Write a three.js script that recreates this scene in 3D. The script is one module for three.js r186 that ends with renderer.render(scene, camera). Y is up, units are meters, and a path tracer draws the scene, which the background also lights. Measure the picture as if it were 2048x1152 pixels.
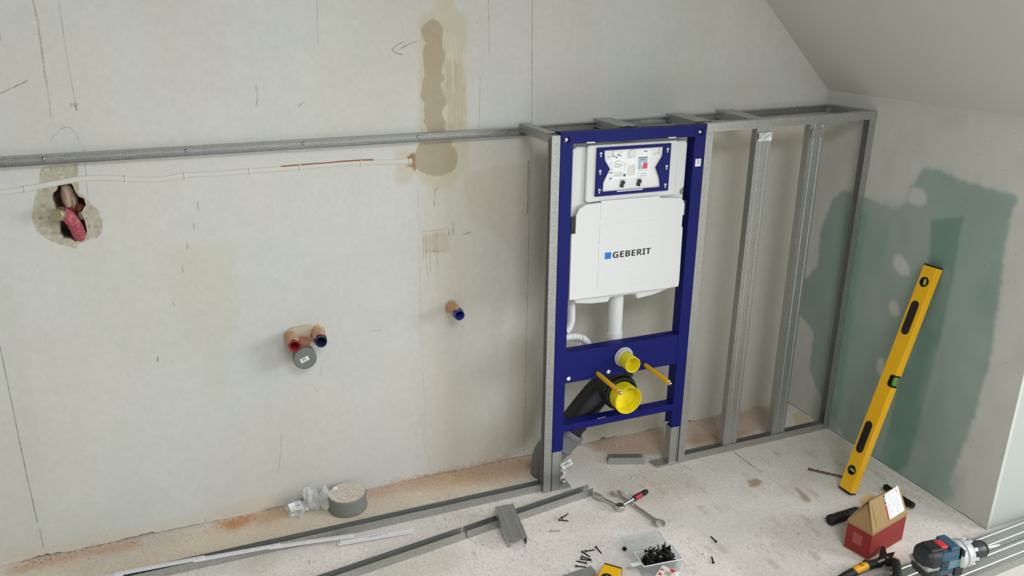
import * as THREE from 'three';
import { RoundedBoxGeometry } from 'three/addons/geometries/RoundedBoxGeometry.js';
import { TextGeometry } from 'three/addons/geometries/TextGeometry.js';
import { FontLoader } from 'three/addons/loaders/FontLoader.js';
import { mergeGeometries, toCreasedNormals } from 'three/addons/utils/BufferGeometryUtils.js';
import { RectAreaLightUniformsLib } from 'three/addons/lights/RectAreaLightUniformsLib.js';

// ---------------------------------------------------------------- camera, sky, window light, added fill, exposure
// World: back wall is z = 0, floor is y = 0, the toilet frame starts at x = 0; metres.
const scene = new THREE.Scene();
const camera = new THREE.PerspectiveCamera(2 * Math.atan(576 / 1625.43) * 180 / Math.PI, 2048 / 1152, 0.05, 30);
camera.position.set(-1.0273, 1.5581, 2.3706);
{
  const yaw = 0.3918, pitch = -0.3381;
  camera.lookAt(camera.position.clone().add(new THREE.Vector3(Math.sin(yaw) * Math.cos(pitch), Math.sin(pitch), -Math.cos(yaw) * Math.cos(pitch))));
  camera.rotateZ(0.0092);
}
const renderer = new THREE.WebGLRenderer({ antialias: true });
renderer.toneMapping = THREE.LinearToneMapping;
renderer.toneMappingExposure = 1.045;
renderer.shadowMap.enabled = true;
RectAreaLightUniformsLib.init();
scene.background = new THREE.Color().setRGB(0.86, 0.95, 1.0);
scene.backgroundIntensity = 2.0;
{
  // daylight through the tall window far to the right (the window itself is built below)
  const dl = new THREE.RectAreaLight(new THREE.Color().setRGB(0.95, 1.0, 1.1), 13.5, 1.7, 1.3);
  dl.position.set(3.59, 1.7, 3.3);
  dl.lookAt(0, 1.7, 3.3);
  scene.add(dl);
  // added fill light above the camera, set in an invented roof window
  const d2 = new THREE.RectAreaLight(new THREE.Color().setRGB(0.95, 1.0, 1.1), 13.5, 1.1, 1.1);
  d2.position.set(-.4, 2.49, 3.0);
  d2.lookAt(-.4, 0, 3.0);
  scene.add(d2);
}

// ---------------------------------------------------------------- helpers
let seed = 20240611;
const rnd = () => { seed |= 0; seed = seed + 0x6D2B79F5 | 0; let t = Math.imul(seed ^ seed >>> 15, 1 | seed); t = t + Math.imul(t ^ t >>> 7, 61 | t) ^ t; return ((t ^ t >>> 14) >>> 0) / 4294967296; };
const rr = (a, b) => a + (b - a) * rnd();
const V = (x, y, z) => new THREE.Vector3(x, y, z);
const hash = (x, y, s) => { let h = Math.imul(x, 374761393) + Math.imul(y, 668265263) + Math.imul(s, 974711); h = Math.imul(h ^ h >>> 13, 1274126177); return ((h ^ h >>> 16) >>> 0) / 4294967296; };
function vnoise(x, y, s) {
  const xi = Math.floor(x), yi = Math.floor(y), u = x - xi, v = y - yi, a = u * u * (3 - 2 * u), b = v * v * (3 - 2 * v);
  return (hash(xi, yi, s) * (1 - a) + hash(xi + 1, yi, s) * a) * (1 - b) + (hash(xi, yi + 1, s) * (1 - a) + hash(xi + 1, yi + 1, s) * a) * b;
}
const fbm = (x, y, s, n = 4) => { let r = 0, a = .5, t = 0; for (let i = 0; i < n; i++) { r += a * vnoise(x, y, s + i * 17); t += a; x *= 2.03; y *= 2.03; a *= .5; } return r / t; };
const taken = new Map();
const numbered = (n) => { const k = taken.get(n) ?? 0; taken.set(n, k + 1); return k ? n + '_' + String(k).padStart(3, '0') : n; };
function plain(g) { const q = g.index ? g.toNonIndexed() : g; for (const a of Object.keys(q.attributes)) if (!['position', 'normal', 'uv'].includes(a)) q.deleteAttribute(a); q.clearGroups?.(); return q; }
const merge = (list) => mergeGeometries(list.map(plain), false);
const shift = (g, x, y, z) => g.translate(x, y, z);
const M3 = (o, X, Y, Z) => new THREE.Matrix4().makeBasis(X.clone().normalize(), Y.clone().normalize(), Z.clone().normalize()).setPosition(o);
function part(name, geo, mat, parent, m4) {
  const m = new THREE.Mesh(geo, mat); m.name = parent === scene ? numbered(name) : name; m.castShadow = m.receiveShadow = true;
  if (m4) m4.decompose(m.position, m.quaternion, m.scale);
  parent.add(m); return m;
}
function tag(o, label, category, group) { o.userData.label = label; o.userData.category = category; if (group) o.userData.group = group; return o; }
function thing(name, label, category, pos = [0, 0, 0], ry = 0, group) {
  const g = new THREE.Group(); g.name = numbered(name); g.position.set(...pos); g.rotation.y = ry; scene.add(g);
  return tag(g, label, category, group);
}
function struct(name, geo, mat, parent = scene) { const m = part(name, geo, mat, parent); if (parent === scene) m.userData.kind = 'structure'; return m; }
const sg = (name) => { const g = new THREE.Group(); g.name = numbered(name); g.userData.kind = 'structure'; scene.add(g); return g; };
const box = (w, h, d, x = 0, y = 0, z = 0) => new THREE.BoxGeometry(w, h, d).translate(x, y, z);
const rbox = (w, h, d, r, x = 0, y = 0, z = 0, s = 2) => new RoundedBoxGeometry(w, h, d, s, r).translate(x, y, z);
const cyl = (r1, r2, h, n = 24, open = false) => new THREE.CylinderGeometry(r1, r2, h, n, 1, open);
const shapeOf = (a, holes = []) => { const s = new THREE.Shape(); for (let i = 0; i < a.length; i += 2) i ? s.lineTo(a[i], a[i + 1]) : s.moveTo(a[i], a[i + 1]); s.closePath(); s.holes.push(...holes); return s; };
const holeAt = (x, y, r, r2 = r) => { const p = new THREE.Path(); p.absellipse(x, y, r, r2, 0, Math.PI * 2, true); return p; };
const slab = (shape, d, bev = 0, seg = 12) => new THREE.ExtrudeGeometry(shape, { depth: d, bevelEnabled: bev > 0, bevelThickness: bev, bevelSize: bev, bevelOffset: -bev, bevelSegments: 2, curveSegments: seg });
const tube = (pts, r, n = 32, k = 12, closed = false) => new THREE.TubeGeometry(new THREE.CatmullRomCurve3(pts.map((p) => V(...p)), closed, 'centripetal'), n, r, k, closed);
const lathe = (prof, n = 36) => new THREE.LatheGeometry(prof.map((p) => new THREE.Vector2(p[0], p[1])), n);
// thin bent sheet: an open polyline given thickness t, extruded along +z by len
function sheet(pts, t, len) {
  const n = pts.length, out = [], off = [];
  for (let i = 0; i < n; i++) {
    const p = pts[i], a = pts[Math.max(0, i - 1)], b = pts[Math.min(n - 1, i + 1)];
    const nrm = (u, v) => { const dx = v[0] - u[0], dy = v[1] - u[1], l = Math.hypot(dx, dy) || 1; return [-dy / l, dx / l]; };
    const n1 = i ? nrm(a, p) : nrm(p, b), n2 = i < n - 1 ? nrm(p, b) : n1, mx = n1[0] + n2[0], my = n1[1] + n2[1], q = 2 / Math.max(.4, mx * mx + my * my);
    out.push(p); off.push([p[0] + mx * t * q, p[1] + my * t * q]);
  }
  return slab(shapeOf([...out, ...off.reverse()].flat()), len);
}
const T = .0011;
const udPts = [[-.014, .027], [-.014, .019], [-.0137, .0175], [-.0137, .0105], [-.014, .009], [-.014, 0], [.014, 0], [.014, .009], [.0137, .0105], [.0137, .0175], [.014, .019], [.014, .027]];
const UD = (len) => sheet(udPts, T, len);            // small perimeter channel: web on y = 0, flanges to y = +27 mm
const UW = (len) => sheet([[-.0122, .026], [-.0122, .018], [-.0114, .0165], [-.0114, .0095], [-.0122, .008], [-.0122, 0], [-.0075, 0], [-.006, .0012], [.006, .0012], [.0075, 0], [.0122, 0], [.0122, .008], [.0114, .0095], [.0114, .0165], [.0122, .018], [.0122, .026]], T, len);   // the narrower wall rail
const cdPts = [[-.024, .0255], [-.030, .027], [-.030, 0], [-.021, 0], [-.019, .0016], [-.012, .0016], [-.010, 0], [.010, 0], [.012, .0016], [.019, .0016], [.021, 0], [.030, 0], [.030, .027], [.024, .0255]];
const CD = (len) => sheet(cdPts, T, len);            // ribbed 60 mm ceiling profile

// ---------------------------------------------------------------- textures
function canvas(w, h, draw) { const c = document.createElement('canvas'); c.width = w; c.height = h; draw(c.getContext('2d'), w, h); return c; }
function texOf(c, srgb = true, rep) {
  const t = new THREE.CanvasTexture(c); if (srgb) t.colorSpace = THREE.SRGBColorSpace;
  t.wrapS = t.wrapT = rep ? THREE.RepeatWrapping : THREE.MirroredRepeatWrapping; t.magFilter = THREE.LinearFilter; if (rep) t.repeat.set(rep, rep);
  return t;
}
function grain(ctx, w, h, fn) { const d = ctx.getImageData(0, 0, w, h), a = d.data; for (let y = 0; y < h; y++) for (let x = 0; x < w; x++) { const i = (y * w + x) * 4, q = fn(x, y); a[i] *= q[0]; a[i + 1] *= q[1]; a[i + 2] *= q[2]; } ctx.putImageData(d, 0, 0); }
const std = (o) => new THREE.MeshStandardMaterial(o), phy = (o) => new THREE.MeshPhysicalMaterial(o);

const galvC = canvas(512, 512, (x, w, h) => {
  x.fillStyle = '#c0c1bf'; x.fillRect(0, 0, w, h);
  for (let i = 0; i < 5200; i++) { const g = 150 + rnd() * 80, a = rr(0, w), b = rr(0, h), r = rr(2, 7); x.fillStyle = `rgba(${g},${g + 2},${g + 2},.4)`; x.beginPath(); for (let k = 0; k < 5; k++) x.lineTo(a + r * Math.cos(k * 1.26 + i) * rr(.6, 1.2), b + r * Math.sin(k * 1.26 + i) * rr(.6, 1.2)); x.fill(); }
});
const galvT = texOf(galvC, true, 5);
const knurlC = canvas(128, 128, (x) => { x.fillStyle = '#000'; x.fillRect(0, 0, 128, 128); x.fillStyle = '#fff'; for (let i = 0; i < 8; i++) for (let j = 0; j < 8; j++) { x.beginPath(); x.ellipse(i * 16 + 8 * (j % 2), j * 16 + 8, 5, 5, 0, 0, 7); x.fill(); if (!i && j % 2 === 0) { x.beginPath(); x.ellipse(128, j * 16 + 8, 5, 5, 0, 0, 7); x.fill(); } } });
const knurlT = texOf(knurlC, false, 1 / .032);
const galv = std({ color: '#f0f0ed', map: galvT, metalness: .85, roughness: .38 });
const knurl = std({ color: '#f6f6f3', map: galvT, metalness: .8, roughness: .36, bumpMap: knurlT, bumpScale: .0008 });
const steel = std({ color: '#c9c9c5', metalness: 1, roughness: .25 });
const dullSteel = std({ color: '#c6c4bc', metalness: .8, roughness: .4 });
const blackSteel = std({ color: '#26241f', metalness: .6, roughness: .45 });
const bluePaint = phy({ color: '#0f1764', roughness: .5, specularIntensity: .4 });
const whitePlastic = phy({ color: '#dddedc', roughness: .5 });
const tankPlastic = std({ color: '#d6dad5', roughness: .5 });
const blackPlastic = std({ color: '#17171a', roughness: .4 });
const blackRubber = std({ color: '#141416', roughness: .65 });
const greyPipe = std({ color: '#707272', roughness: .5 });
const yellowPlastic = phy({ color: '#f0e020', roughness: .45, transmission: 0 });
const amberPlastic = std({ color: '#ecb41c', roughness: .5 });
const levelYellow = phy({ color: '#f4b806', roughness: .32, clearcoat: .4, clearcoatRoughness: .2 });
const white = std({ color: '#ecebe6', roughness: .7 });
const font = await new FontLoader().loadAsync('fonts/droid/droid_sans_bold.typeface.json');
function letters(txt, size, depth) { const g = new TextGeometry(txt, { font, size, depth, curveSegments: 6, bevelEnabled: false }); g.computeBoundingBox(); return g; }

// ---------------------------------------------------------------- stains, filler, pencil lines, painted frame shade: outlines in metres on each surface
const WALL_AREA = {
  patch: [-0.308,1.512,-0.332,1.494,-0.339,1.48,-0.338,1.469,-0.331,1.453,-0.325,1.443,-0.333,1.432,-0.336,1.414,-0.335,1.394,-0.331,1.373,-0.335,1.362,-0.329,1.352,-0.337,1.345,-0.34,1.326,-0.342,1.309,-0.347,1.298,-0.343,1.283,-0.335,1.277,-0.338,1.251,-0.335,1.232,-0.339,1.22,-0.331,1.206,-0.327,1.191,-0.335,1.171,-0.359,1.146,-0.368,1.129,-0.372,1.109,-0.366,1.083,-0.354,1.07,-0.331,1.058,-0.307,1.052,-0.283,1.053,-0.258,1.061,-0.242,1.07,-0.235,1.09,-0.233,1.11,-0.238,1.129,-0.252,1.145,-0.252,1.159,-0.263,1.176,-0.272,1.195,-0.278,1.199,-0.27,1.214,-0.274,1.225,-0.281,1.237,-0.279,1.251,-0.267,1.266,-0.264,1.276,-0.273,1.292,-0.274,1.305,-0.282,1.322,-0.285,1.329,-0.271,1.339,-0.272,1.353,-0.28,1.36,-0.276,1.382,-0.269,1.399,-0.268,1.417,-0.273,1.431,-0.276,1.445,-0.273,1.464,-0.274,1.487,-0.286,1.505],
  pale: [-0.294,1.576,-0.245,1.574,-0.229,1.536,-0.198,1.511,-0.195,1.477,-0.207,1.438,-0.215,1.381,-0.206,1.33,-0.212,1.278,-0.199,1.256,-0.205,1.211,-0.197,1.157,-0.196,1.064,-0.218,1.053,-0.251,1.018,-0.292,1.008,-0.347,1.025,-0.367,1.068,-0.354,1.166,-0.354,1.283,-0.346,1.425,-0.345,1.521,-0.326,1.521,-0.301,1.535],
  tan: [-0.262,1.396,-0.214,1.395,-0.21,1.33,-0.212,1.278,-0.201,1.256,-0.205,1.203,-0.267,1.197,-0.261,1.258,-0.27,1.295,-0.279,1.322,-0.264,1.339,-0.265,1.367],
  olive: [-1.074,0.897,-0.907,0.909,-0.92,0.665,-0.961,0.575,-0.98,0.43,-1.034,0.457,-1.023,0.585,-1.069,0.608,-1.077,0.688,-1.076,0.809],
  olive2: [-0.347,1.051,-0.226,1.051,-0.16,0.934,-0.02,0.751,-0.037,0.666,-0.09,0.547,-0.108,0.327,-0.127,0.015,-0.34,0.023,-0.362,0.222,-0.361,0.48,-0.367,0.757],
  arc: [-0.218,1.05,-0.093,1.073,0.007,1.067,0.021,0.024,-0.069,0.012,-0.054,0.542,-0.026,0.664,-0.038,0.753,-0.083,0.827,-0.161,0.884,-0.203,0.905],
  wash: [-0.352,0.87,-0.27,0.87,-0.263,0.812,-0.283,0.805,-0.345,0.812],
  wash2: [-0.421,1.139,-0.368,1.136,-0.367,1.06,-0.402,1.032,-0.433,1.042],
  chip: [-1.358,1.144,-1.325,1.155,-1.274,1.154,-1.284,1.073,-1.271,1.067,-1.26,1.044,-1.244,1.026,-1.239,0.999,-1.243,0.971,-1.255,0.952,-1.28,0.947,-1.299,0.941,-1.313,0.928,-1.331,0.936,-1.357,0.948,-1.378,0.964,-1.392,0.983,-1.398,1.013,-1.391,1.046,-1.38,1.078,-1.366,1.11],
  bottom: [-1.637,0.062,-1.515,0.032,-1.278,0.035,-1.079,0.047,-0.946,0.051,-0.853,0.056,-0.858,-0.009,-1.085,-0.007,-1.284,-0.009,-1.521,-0.006,-1.651,-0.016],
  leftdull: [-1.51,0.862,-1.47,0.829,-1.471,0.715,-1.476,0.567,-1.489,0.414,-1.498,0.255,-1.526,0.04,-1.569,0.017,-1.659,0.008],
  peach: [-0.917,0.367,-0.701,0.396,-0.577,0.338,-0.366,0.372,-0.368,0.009,-0.561,-0.005,-0.761,0.005,-0.918,0.025,-1.072,0.008,-1.065,0.206],
  rust1: [-0.374,1.129,-0.366,1.123,-0.37,1.106,-0.366,1.091,-0.366,1.076,-0.374,1.072,-0.379,1.086,-0.397,1.087,-0.397,1.091,-0.378,1.093,-0.379,1.108,-0.393,1.111,-0.391,1.12],
  wet: [-1.26,1.138,-1.252,1.137],
};
const WALL_LINE = {
  l1: [-1.309,1.553,-1.307,1.507,-1.31,1.419,-1.312,1.35],
  l1b: [-1.312,1.35,-1.313,1.316,-1.316,1.274],
  l2: [-1.254,1.554,-1.257,1.424,-1.255,1.308],
  tick: [-1.256,1.305,-1.255,1.289],
  l3: [-1.416,1.335,-1.353,1.364],
  l4: [-1.392,1.475,-1.392,1.458],
  arc1: [-1.327,1.21,-1.316,1.226,-1.3,1.241,-1.286,1.248,-1.274,1.243,-1.265,1.229,-1.259,1.209],
  arc1b: [-1.254,1.187,-1.257,1.135,-1.263,1.062],
  arrow1: [-0.393,1.448,-0.41,1.441,-0.426,1.429,-0.422,1.421,-0.409,1.415,-0.396,1.413],
  arrow2: [-0.352,1.45,-0.376,1.442,-0.4,1.43],
  sm1: [-0.809,1.336,-0.808,1.312,-0.812,1.283],
  sm2: [-0.702,1.277,-0.684,1.289],
  v1: [-0.131,1.564,-0.129,1.405],
  v2: [-0.158,1.351,-0.162,1.194],
  sm3: [-0.161,1.516,-0.169,1.497],
  v3: [-0.629,1.559,-0.634,1.475,-0.635,1.442],
  jointR: [0.01,1.565,0.012,1.391,0.014,1.19],
  jointR2: [0.013,1.131,0.011,0.851,0.007,0.422,0.007,0.016],
  drip: [0.005,1.08,0.005,0.986,0.005,0.906],
  m1: [-0.22,0.857,-0.191,0.864],
  m2: [-0.265,0.881,-0.265,0.86],
  m3: [-0.251,0.903,-0.252,0.86],
  m4: [-0.352,0.881,-0.311,0.881,-0.268,0.881],
  m5: [-0.345,0.817,-0.279,0.808],
  d1: [-0.341,0.869,-0.342,0.82,-0.339,0.732],
  d2: [-0.305,0.872,-0.306,0.8,-0.304,0.734],
  d3: [-0.316,0.87,-0.314,0.809],
  d4: [-0.349,0.862,-0.352,0.791],
  d5: [-0.329,0.81,-0.329,0.747],
  sm4: [-0.311,1.01,-0.295,1.015],
  sm5: [-0.309,1.01,-0.311,0.959],
  crack: [-0.362,1.014,-0.363,0.871,-0.364,0.723,-0.365,0.586,-0.365,0.481,-0.363,0.354,-0.359,0.241,-0.369,0.166,-0.368,0.118,-0.353,0.075,-0.35,0.013],
  rustl: [-0.762,1.112,-0.723,1.112,-0.681,1.11,-0.656,1.111,-0.63,1.112,-0.579,1.116,-0.535,1.114,-0.494,1.112],
  rustl2: [-0.709,1.11,-0.674,1.106],
  jointL: [-1.531,0.677,-1.533,0.444,-1.534,0.376,-1.534,0.246,-1.533,0.12],
  jointL2: [-1.531,0.097,-1.532,0.031],
  p1: [-0.831,0.264,-0.839,0.201,-0.852,0.127],
  p2: [-0.799,0.039,-0.753,0.07],
  p3: [-0.694,0.478,-0.695,0.444],
  p4: [-0.719,0.412,-0.707,0.388],
  st1: [-0.994,1.028,-0.996,1.004],
  st2: [-1.01,0.969,-1.012,0.953],
  st3: [-1.034,0.915,-1.037,0.896],
  st4: [-1.09,0.743,-1.09,0.734],
  ov: [-1.153,0.582,-1.153,0.571],
  st5: [-1.056,0.851,-1.055,0.829],
  mk: [-1.085,0.021,-1.086,-0.003],
  mk2: [-1.081,0.015,-1.07,0.019],
  h1: [-0.536,0.573,-0.496,0.569],
  edge: [-1.071,1.372,-1.072,1.37],
};
const KNEE_AREA = {
  green: [-0.083,0.422,0.071,0.616,0.059,0.734,0.074,0.796,0.095,0.878,0.151,0.927,0.259,0.923,0.384,0.907,0.428,0.948,0.434,0.999,0.473,1.068,0.53,1.07,0.606,1.056,0.729,1.047,0.8,1.043,0.795,0.972,0.796,0.912,0.805,0.822,0.817,0.7,0.822,0.604,0.827,0.506,0.821,0.418,0.819,0.347,0.809,0.271,0.794,0.171,0.785,0.082,0.804,0.041,0.775,-0.004,0.597,-0.005,0.36,-0.01,0.177,0.114,0.106,0.191,0.097,0.359],
  strip: [0.531,0.908,0.645,0.948,0.646,0.839,0.649,0.741,0.647,0.535,0.64,0.406,0.632,0.235,0.618,0.051,0.575,-0.006,0.505,-0.003,0.52,0.256,0.54,0.565,0.551,0.779],
  lstrip: [0.165,0.856,0.271,0.872,0.272,0.621,0.277,0.347,0.284,0.01,0.225,0.006,0.205,0.318,0.183,0.632],
  grey: [0.271,0.917,0.401,0.928,0.434,0.986,0.476,1.052,0.536,0.909,0.531,0.704,0.413,0.666,0.295,0.741],
  sp1: [0.433,0.992,0.452,1,0.485,0.995,0.5,0.977,0.501,0.954,0.48,0.942,0.435,0.943,0.427,0.954],
  sp2: [0.412,0.752,0.431,0.767,0.464,0.75,0.486,0.725,0.49,0.705,0.449,0.697,0.425,0.71,0.411,0.729],
  sp3: [0.43,0.602,0.452,0.602,0.474,0.581,0.479,0.557,0.451,0.543,0.426,0.568],
  sp4: [0.42,0.377,0.445,0.382,0.459,0.335,0.44,0.314,0.418,0.331],
};
const FLOOR_AREA = {
  o1: [-1.645,0.023,-1.571,0.005,-1.453,0.002,-1.372,0.004,-1.282,0.011,-1.268,0.045,-1.315,0.057,-1.397,0.044,-1.515,0.046,-1.602,0.059],
  o2: [-1.065,0.007,-0.952,0.003,-0.938,0.023,-0.972,0.06,-1.01,0.073,-1.031,0.048],
  o3: [-0.952,0.003,-0.834,-0,-0.833,0.053,-0.928,0.078],
  o4: [-0.584,-0.014,-0.344,-0.02,-0.068,-0.003,0.046,-0.014,0.028,0.071,-0.039,0.114,-0.237,0.097,-0.473,0.059,-0.568,0.068,-0.597,0.025],
  o5: [0.26,-0.011,0.586,0.01,0.567,0.093,0.5,0.164,0.328,0.134,0.259,0.07],
  o6: [0.7,-0,0.81,-0.002,1.098,0.01,1.179,0.009,1.062,0.119,0.874,0.173,0.726,0.156,0.608,0.149],
  o7: [0.623,0.115,0.79,0.099,0.894,0.148,0.734,0.237,0.62,0.211],
  y1: [1.137,0.095,1.188,0.088,1.177,0.173,1.121,0.194,1.09,0.174],
  warm: [-1.642,0.043,-1.282,0.026,-0.953,0.02,-0.348,-0.007,0.023,0.014,-0.035,0.149,-0.396,0.151,-0.757,0.167,-0.998,0.19,-1.206,0.221],
  br1: [0.662,0.434,0.705,0.424,0.712,0.451,0.681,0.472,0.646,0.468],
  br2: [0.79,0.524,0.8,0.538,0.789,0.604,0.766,0.613,0.768,0.57],
  green: [0.957,0.246,1.176,0.271,1.184,0.489,1.034,0.571,0.939,0.429],
};

// ---------------------------------------------------------------- the setting
const XR = 1.1918, ZJ = .939, KNEE = 1.266, D = .2443;
const poly = (x, a, mx, my) => { x.beginPath(); for (let i = 0; i < a.length; i += 2) i ? x.lineTo(mx(a[i]), my(a[i + 1])) : x.moveTo(mx(a[i]), my(a[i + 1])); };
function area(x, a, mx, my, col, blur, jag = 0) {
  x.save(); if (blur) x.filter = `blur(${blur}px)`; x.fillStyle = col; x.beginPath();
  const n = a.length / 2;
  for (let i = 0; i < n; i++) {
    const x0 = mx(a[2 * i]), y0 = my(a[2 * i + 1]), j = (i + 1) % n, x1 = mx(a[2 * j]), y1 = my(a[2 * j + 1]), k = Math.max(1, Math.ceil(Math.hypot(x1 - x0, y1 - y0) / 6));
    for (let s = 0; s < k; s++) x.lineTo(x0 + (x1 - x0) * s / k + (rnd() - .5) * jag, y0 + (y1 - y0) * s / k + (rnd() - .5) * jag);
  }
  x.closePath(); x.fill(); x.restore();
}
function line(x, a, mx, my, col, w, jag = .6) {
  x.strokeStyle = col; x.lineCap = 'round';
  for (let i = 0; i + 3 < a.length; i += 2) {
    const x0 = mx(a[i]), y0 = my(a[i + 1]), x1 = mx(a[i + 2]), y1 = my(a[i + 3]), k = Math.max(1, Math.ceil(Math.hypot(x1 - x0, y1 - y0) / 8));
    for (let s = 0; s < k; s++) { x.lineWidth = w * rr(.6, 1.15); x.globalAlpha = rr(.55, 1); x.beginPath(); x.moveTo(x0 + (x1 - x0) * s / k + (rnd() - .5) * jag, y0 + (y1 - y0) * s / k); x.lineTo(x0 + (x1 - x0) * (s + 1) / k + (rnd() - .5) * jag, y0 + (y1 - y0) * (s + 1) / k); x.stroke(); }
  }
  x.globalAlpha = 1;
}
// back wall: texture covers x -1.75 .. 1.25, y 0 .. 1.7
const WX0 = -1.75, WW = 3, WH = 1.7, TWX = 2048, TWY = 1160;
const wallC = canvas(TWX, TWY, (x, w, h) => {
  const mx = (v) => (v - WX0) / WW * w, my = (v) => h - v / WH * h, A = WALL_AREA, L = WALL_LINE;
  x.fillStyle = '#cfcfc8'; x.fillRect(0, 0, w, h);
  // trowelled plasterboard: broad overlapping sweeps of filler, slightly warmer or greener
  for (let i = 0; i < 70; i++) {
    const a = rr(0, w), b = rr(0, h), c = ['200,202,188', '214,212,206', '208,203,192', '201,206,202', '212,208,196'][i % 5];
    x.save(); x.filter = 'blur(9px)'; x.fillStyle = `rgba(${c},.32)`; x.translate(a, b); x.rotate(rr(-.15, .15)); x.fillRect(-rr(30, 140), -rr(50, 230), rr(60, 220), rr(120, 420)); x.restore();
  }
  area(x, [-.345, 0, 1.25, 0, 1.25, 1.2, -.335, 1.15, -.33, .7], mx, my, 'rgba(212,204,184,.5)', 6, 3);
  area(x, A.olive, mx, my, 'rgba(200,200,182,.5)', 9, 3); area(x, A.leftdull, mx, my, 'rgba(198,199,188,.5)', 4, 2);
  area(x, A.olive2, mx, my, 'rgba(206,202,190,.5)', 12, 3); area(x, A.arc, mx, my, 'rgba(196,188,172,.5)', 5, 2);  // beige patches by the frame, its shadow partly painted into them
  area(x, A.peach, mx, my, 'rgba(209,202,192,.4)', 24, 4); area(x, A.bottom, mx, my, 'rgba(206,196,174,.5)', 6, 4);
  area(x, A.pale, mx, my, 'rgba(200,195,168,.75)', 3, 5); area(x, A.tan, mx, my, 'rgba(188,172,146,.55)', 3, 6);
  for (let i = 0; i < 90; i++) { const vx = rr(-.285, -.2), vy = rr(1.18, 1.42); line(x, [vx, vy, vx + rr(-.004, .004), vy + rr(.02, .09)], mx, my, rnd() < .5 ? 'rgba(222,212,190,.5)' : 'rgba(176,164,140,.4)', rr(.8, 2), .5); }
  area(x, A.wash, mx, my, 'rgba(190,175,150,.45)', 3, 3); area(x, A.wash2, mx, my, 'rgba(200,188,165,.6)', 4, 3);
  area(x, A.patch, mx, my, '#b1a68d', .6, 1.5);
  // filler ring with a coarse mineral grain round the broken-out pipe
  area(x, A.chip, mx, my, '#b5b19c', .8, 4);
  x.save(); poly(x, A.chip, mx, my); x.clip();
  for (let i = 0; i < 520; i++) { const a = mx(rr(-1.42, -1.2)), b = my(rr(.93, 1.16)), r = rr(1, 5); x.fillStyle = ['rgba(160,154,130,.5)', 'rgba(205,200,182,.6)', 'rgba(140,132,108,.35)', 'rgba(190,184,160,.6)'][i % 4]; x.beginPath(); x.ellipse(a, b, r, r * rr(.4, 1), rr(0, 3), 0, 7); x.fill(); }
  x.restore();
  line(x, [...A.chip, A.chip[0], A.chip[1]], mx, my, 'rgba(120,116,98,.55)', 1, 1);
  // pencil and joint lines
  const pen = 'rgba(70,72,68,.75)', thin = 'rgba(92,92,86,.6)';
  for (const k of ['l3', 'arrow1', 'arrow2', 'm1', 'm2', 'm3', 'tick']) line(x, L[k], mx, my, pen, k === 'tick' ? 1.8 : 1.2);
  for (const k of ['l2', 'l4', 'arc1', 'arc1b', 'v1', 'v2', 'v3', 'p1', 'p2', 'p3', 'p4', 'h1', 'sm3', 'mk', 'mk2']) line(x, L[k], mx, my, thin, .9);
  for (const k of ['sm1', 'sm2', 'sm4', 'st5', 'st1', 'st3']) line(x, L[k], mx, my, 'rgba(120,118,108,.35)', 3, 3);
  for (const k of ['st2', 'st4', 'ov']) line(x, L[k], mx, my, 'rgba(110,110,104,.7)', k === 'ov' ? 5 : 2, 1);
  line(x, L.l1, mx, my, 'rgba(166,160,138,.7)', 4, 1.5); line(x, L.l1b, mx, my, 'rgba(166,160,138,.4)', 2.5, 1.5);
  line(x, L.jointR, mx, my, 'rgba(70,70,62,.7)', 1.1, .3); line(x, L.jointR2, mx, my, 'rgba(96,84,64,.65)', 1.1, .4); line(x, L.drip, mx, my, 'rgba(96,76,50,.7)', 2, 1.2);
  line(x, L.jointL, mx, my, 'rgba(70,72,66,.8)', 1.15, .2); line(x, L.jointL2, mx, my, 'rgba(84,84,74,.7)', 1, .4);
  for (const k of ['m4', 'm5']) line(x, L[k], mx, my, 'rgba(140,122,92,.7)', 1.1, 1);
  for (const k of ['d1', 'd2', 'd3', 'd4', 'd5', 'sm5']) line(x, L[k], mx, my, 'rgba(146,128,98,.5)', 2.2, 1);
  line(x, L.crack, mx, my, 'rgba(176,158,132,.75)', 1.4, 2); line(x, L.crack, mx, my, 'rgba(214,204,188,.6)', 3, 3);
  line(x, L.rustl, mx, my, 'rgba(158,92,56,.85)', 2.2, 1.6); line(x, L.rustl2, mx, my, 'rgba(176,98,58,.8)', 3.5, 2);
  area(x, A.rust1, mx, my, 'rgba(142,98,58,.75)', 1.6, 3);
  x.fillStyle = 'rgba(70,72,68,.8)'; x.font = '8px sans-serif'; x.fillText('212', mx(-1.268), my(1.298));
  // specks, nicks, white dabs
  for (let i = 0; i < 110; i++) { x.fillStyle = rnd() < .6 ? `rgba(110,104,90,${rr(.2, .6)})` : `rgba(236,232,220,${rr(.4, .9)})`; const r = rr(.4, 1.1); x.beginPath(); x.ellipse(rr(0, w), rr(h * .25, h), r, r * rr(.6, 1.6), 0, 0, 7); x.fill(); }
  for (let i = 0; i < 150; i++) { const b = my(Math.abs(rr(-.05, .05)) * rnd() + .004); x.fillStyle = ['rgba(150,112,78,.5)', 'rgba(226,218,200,.7)', 'rgba(120,110,92,.5)'][i % 3]; x.beginPath(); x.ellipse(rr(0, w), b, rr(.6, 2), rr(.5, 1.1), 0, 0, 7); x.fill(); }
  for (let i = 0; i < 420; i++) { const u = rr(-.5, -.02); x.fillStyle = `rgba(${rr(150, 190) | 0},${rr(100, 140) | 0},80,${rr(.08, .3)})`; x.beginPath(); x.ellipse(mx(u), my(rnd() * rnd() * .025), rr(1, 5), rr(.6, 1.8), 0, 0, 7); x.fill(); }
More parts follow.
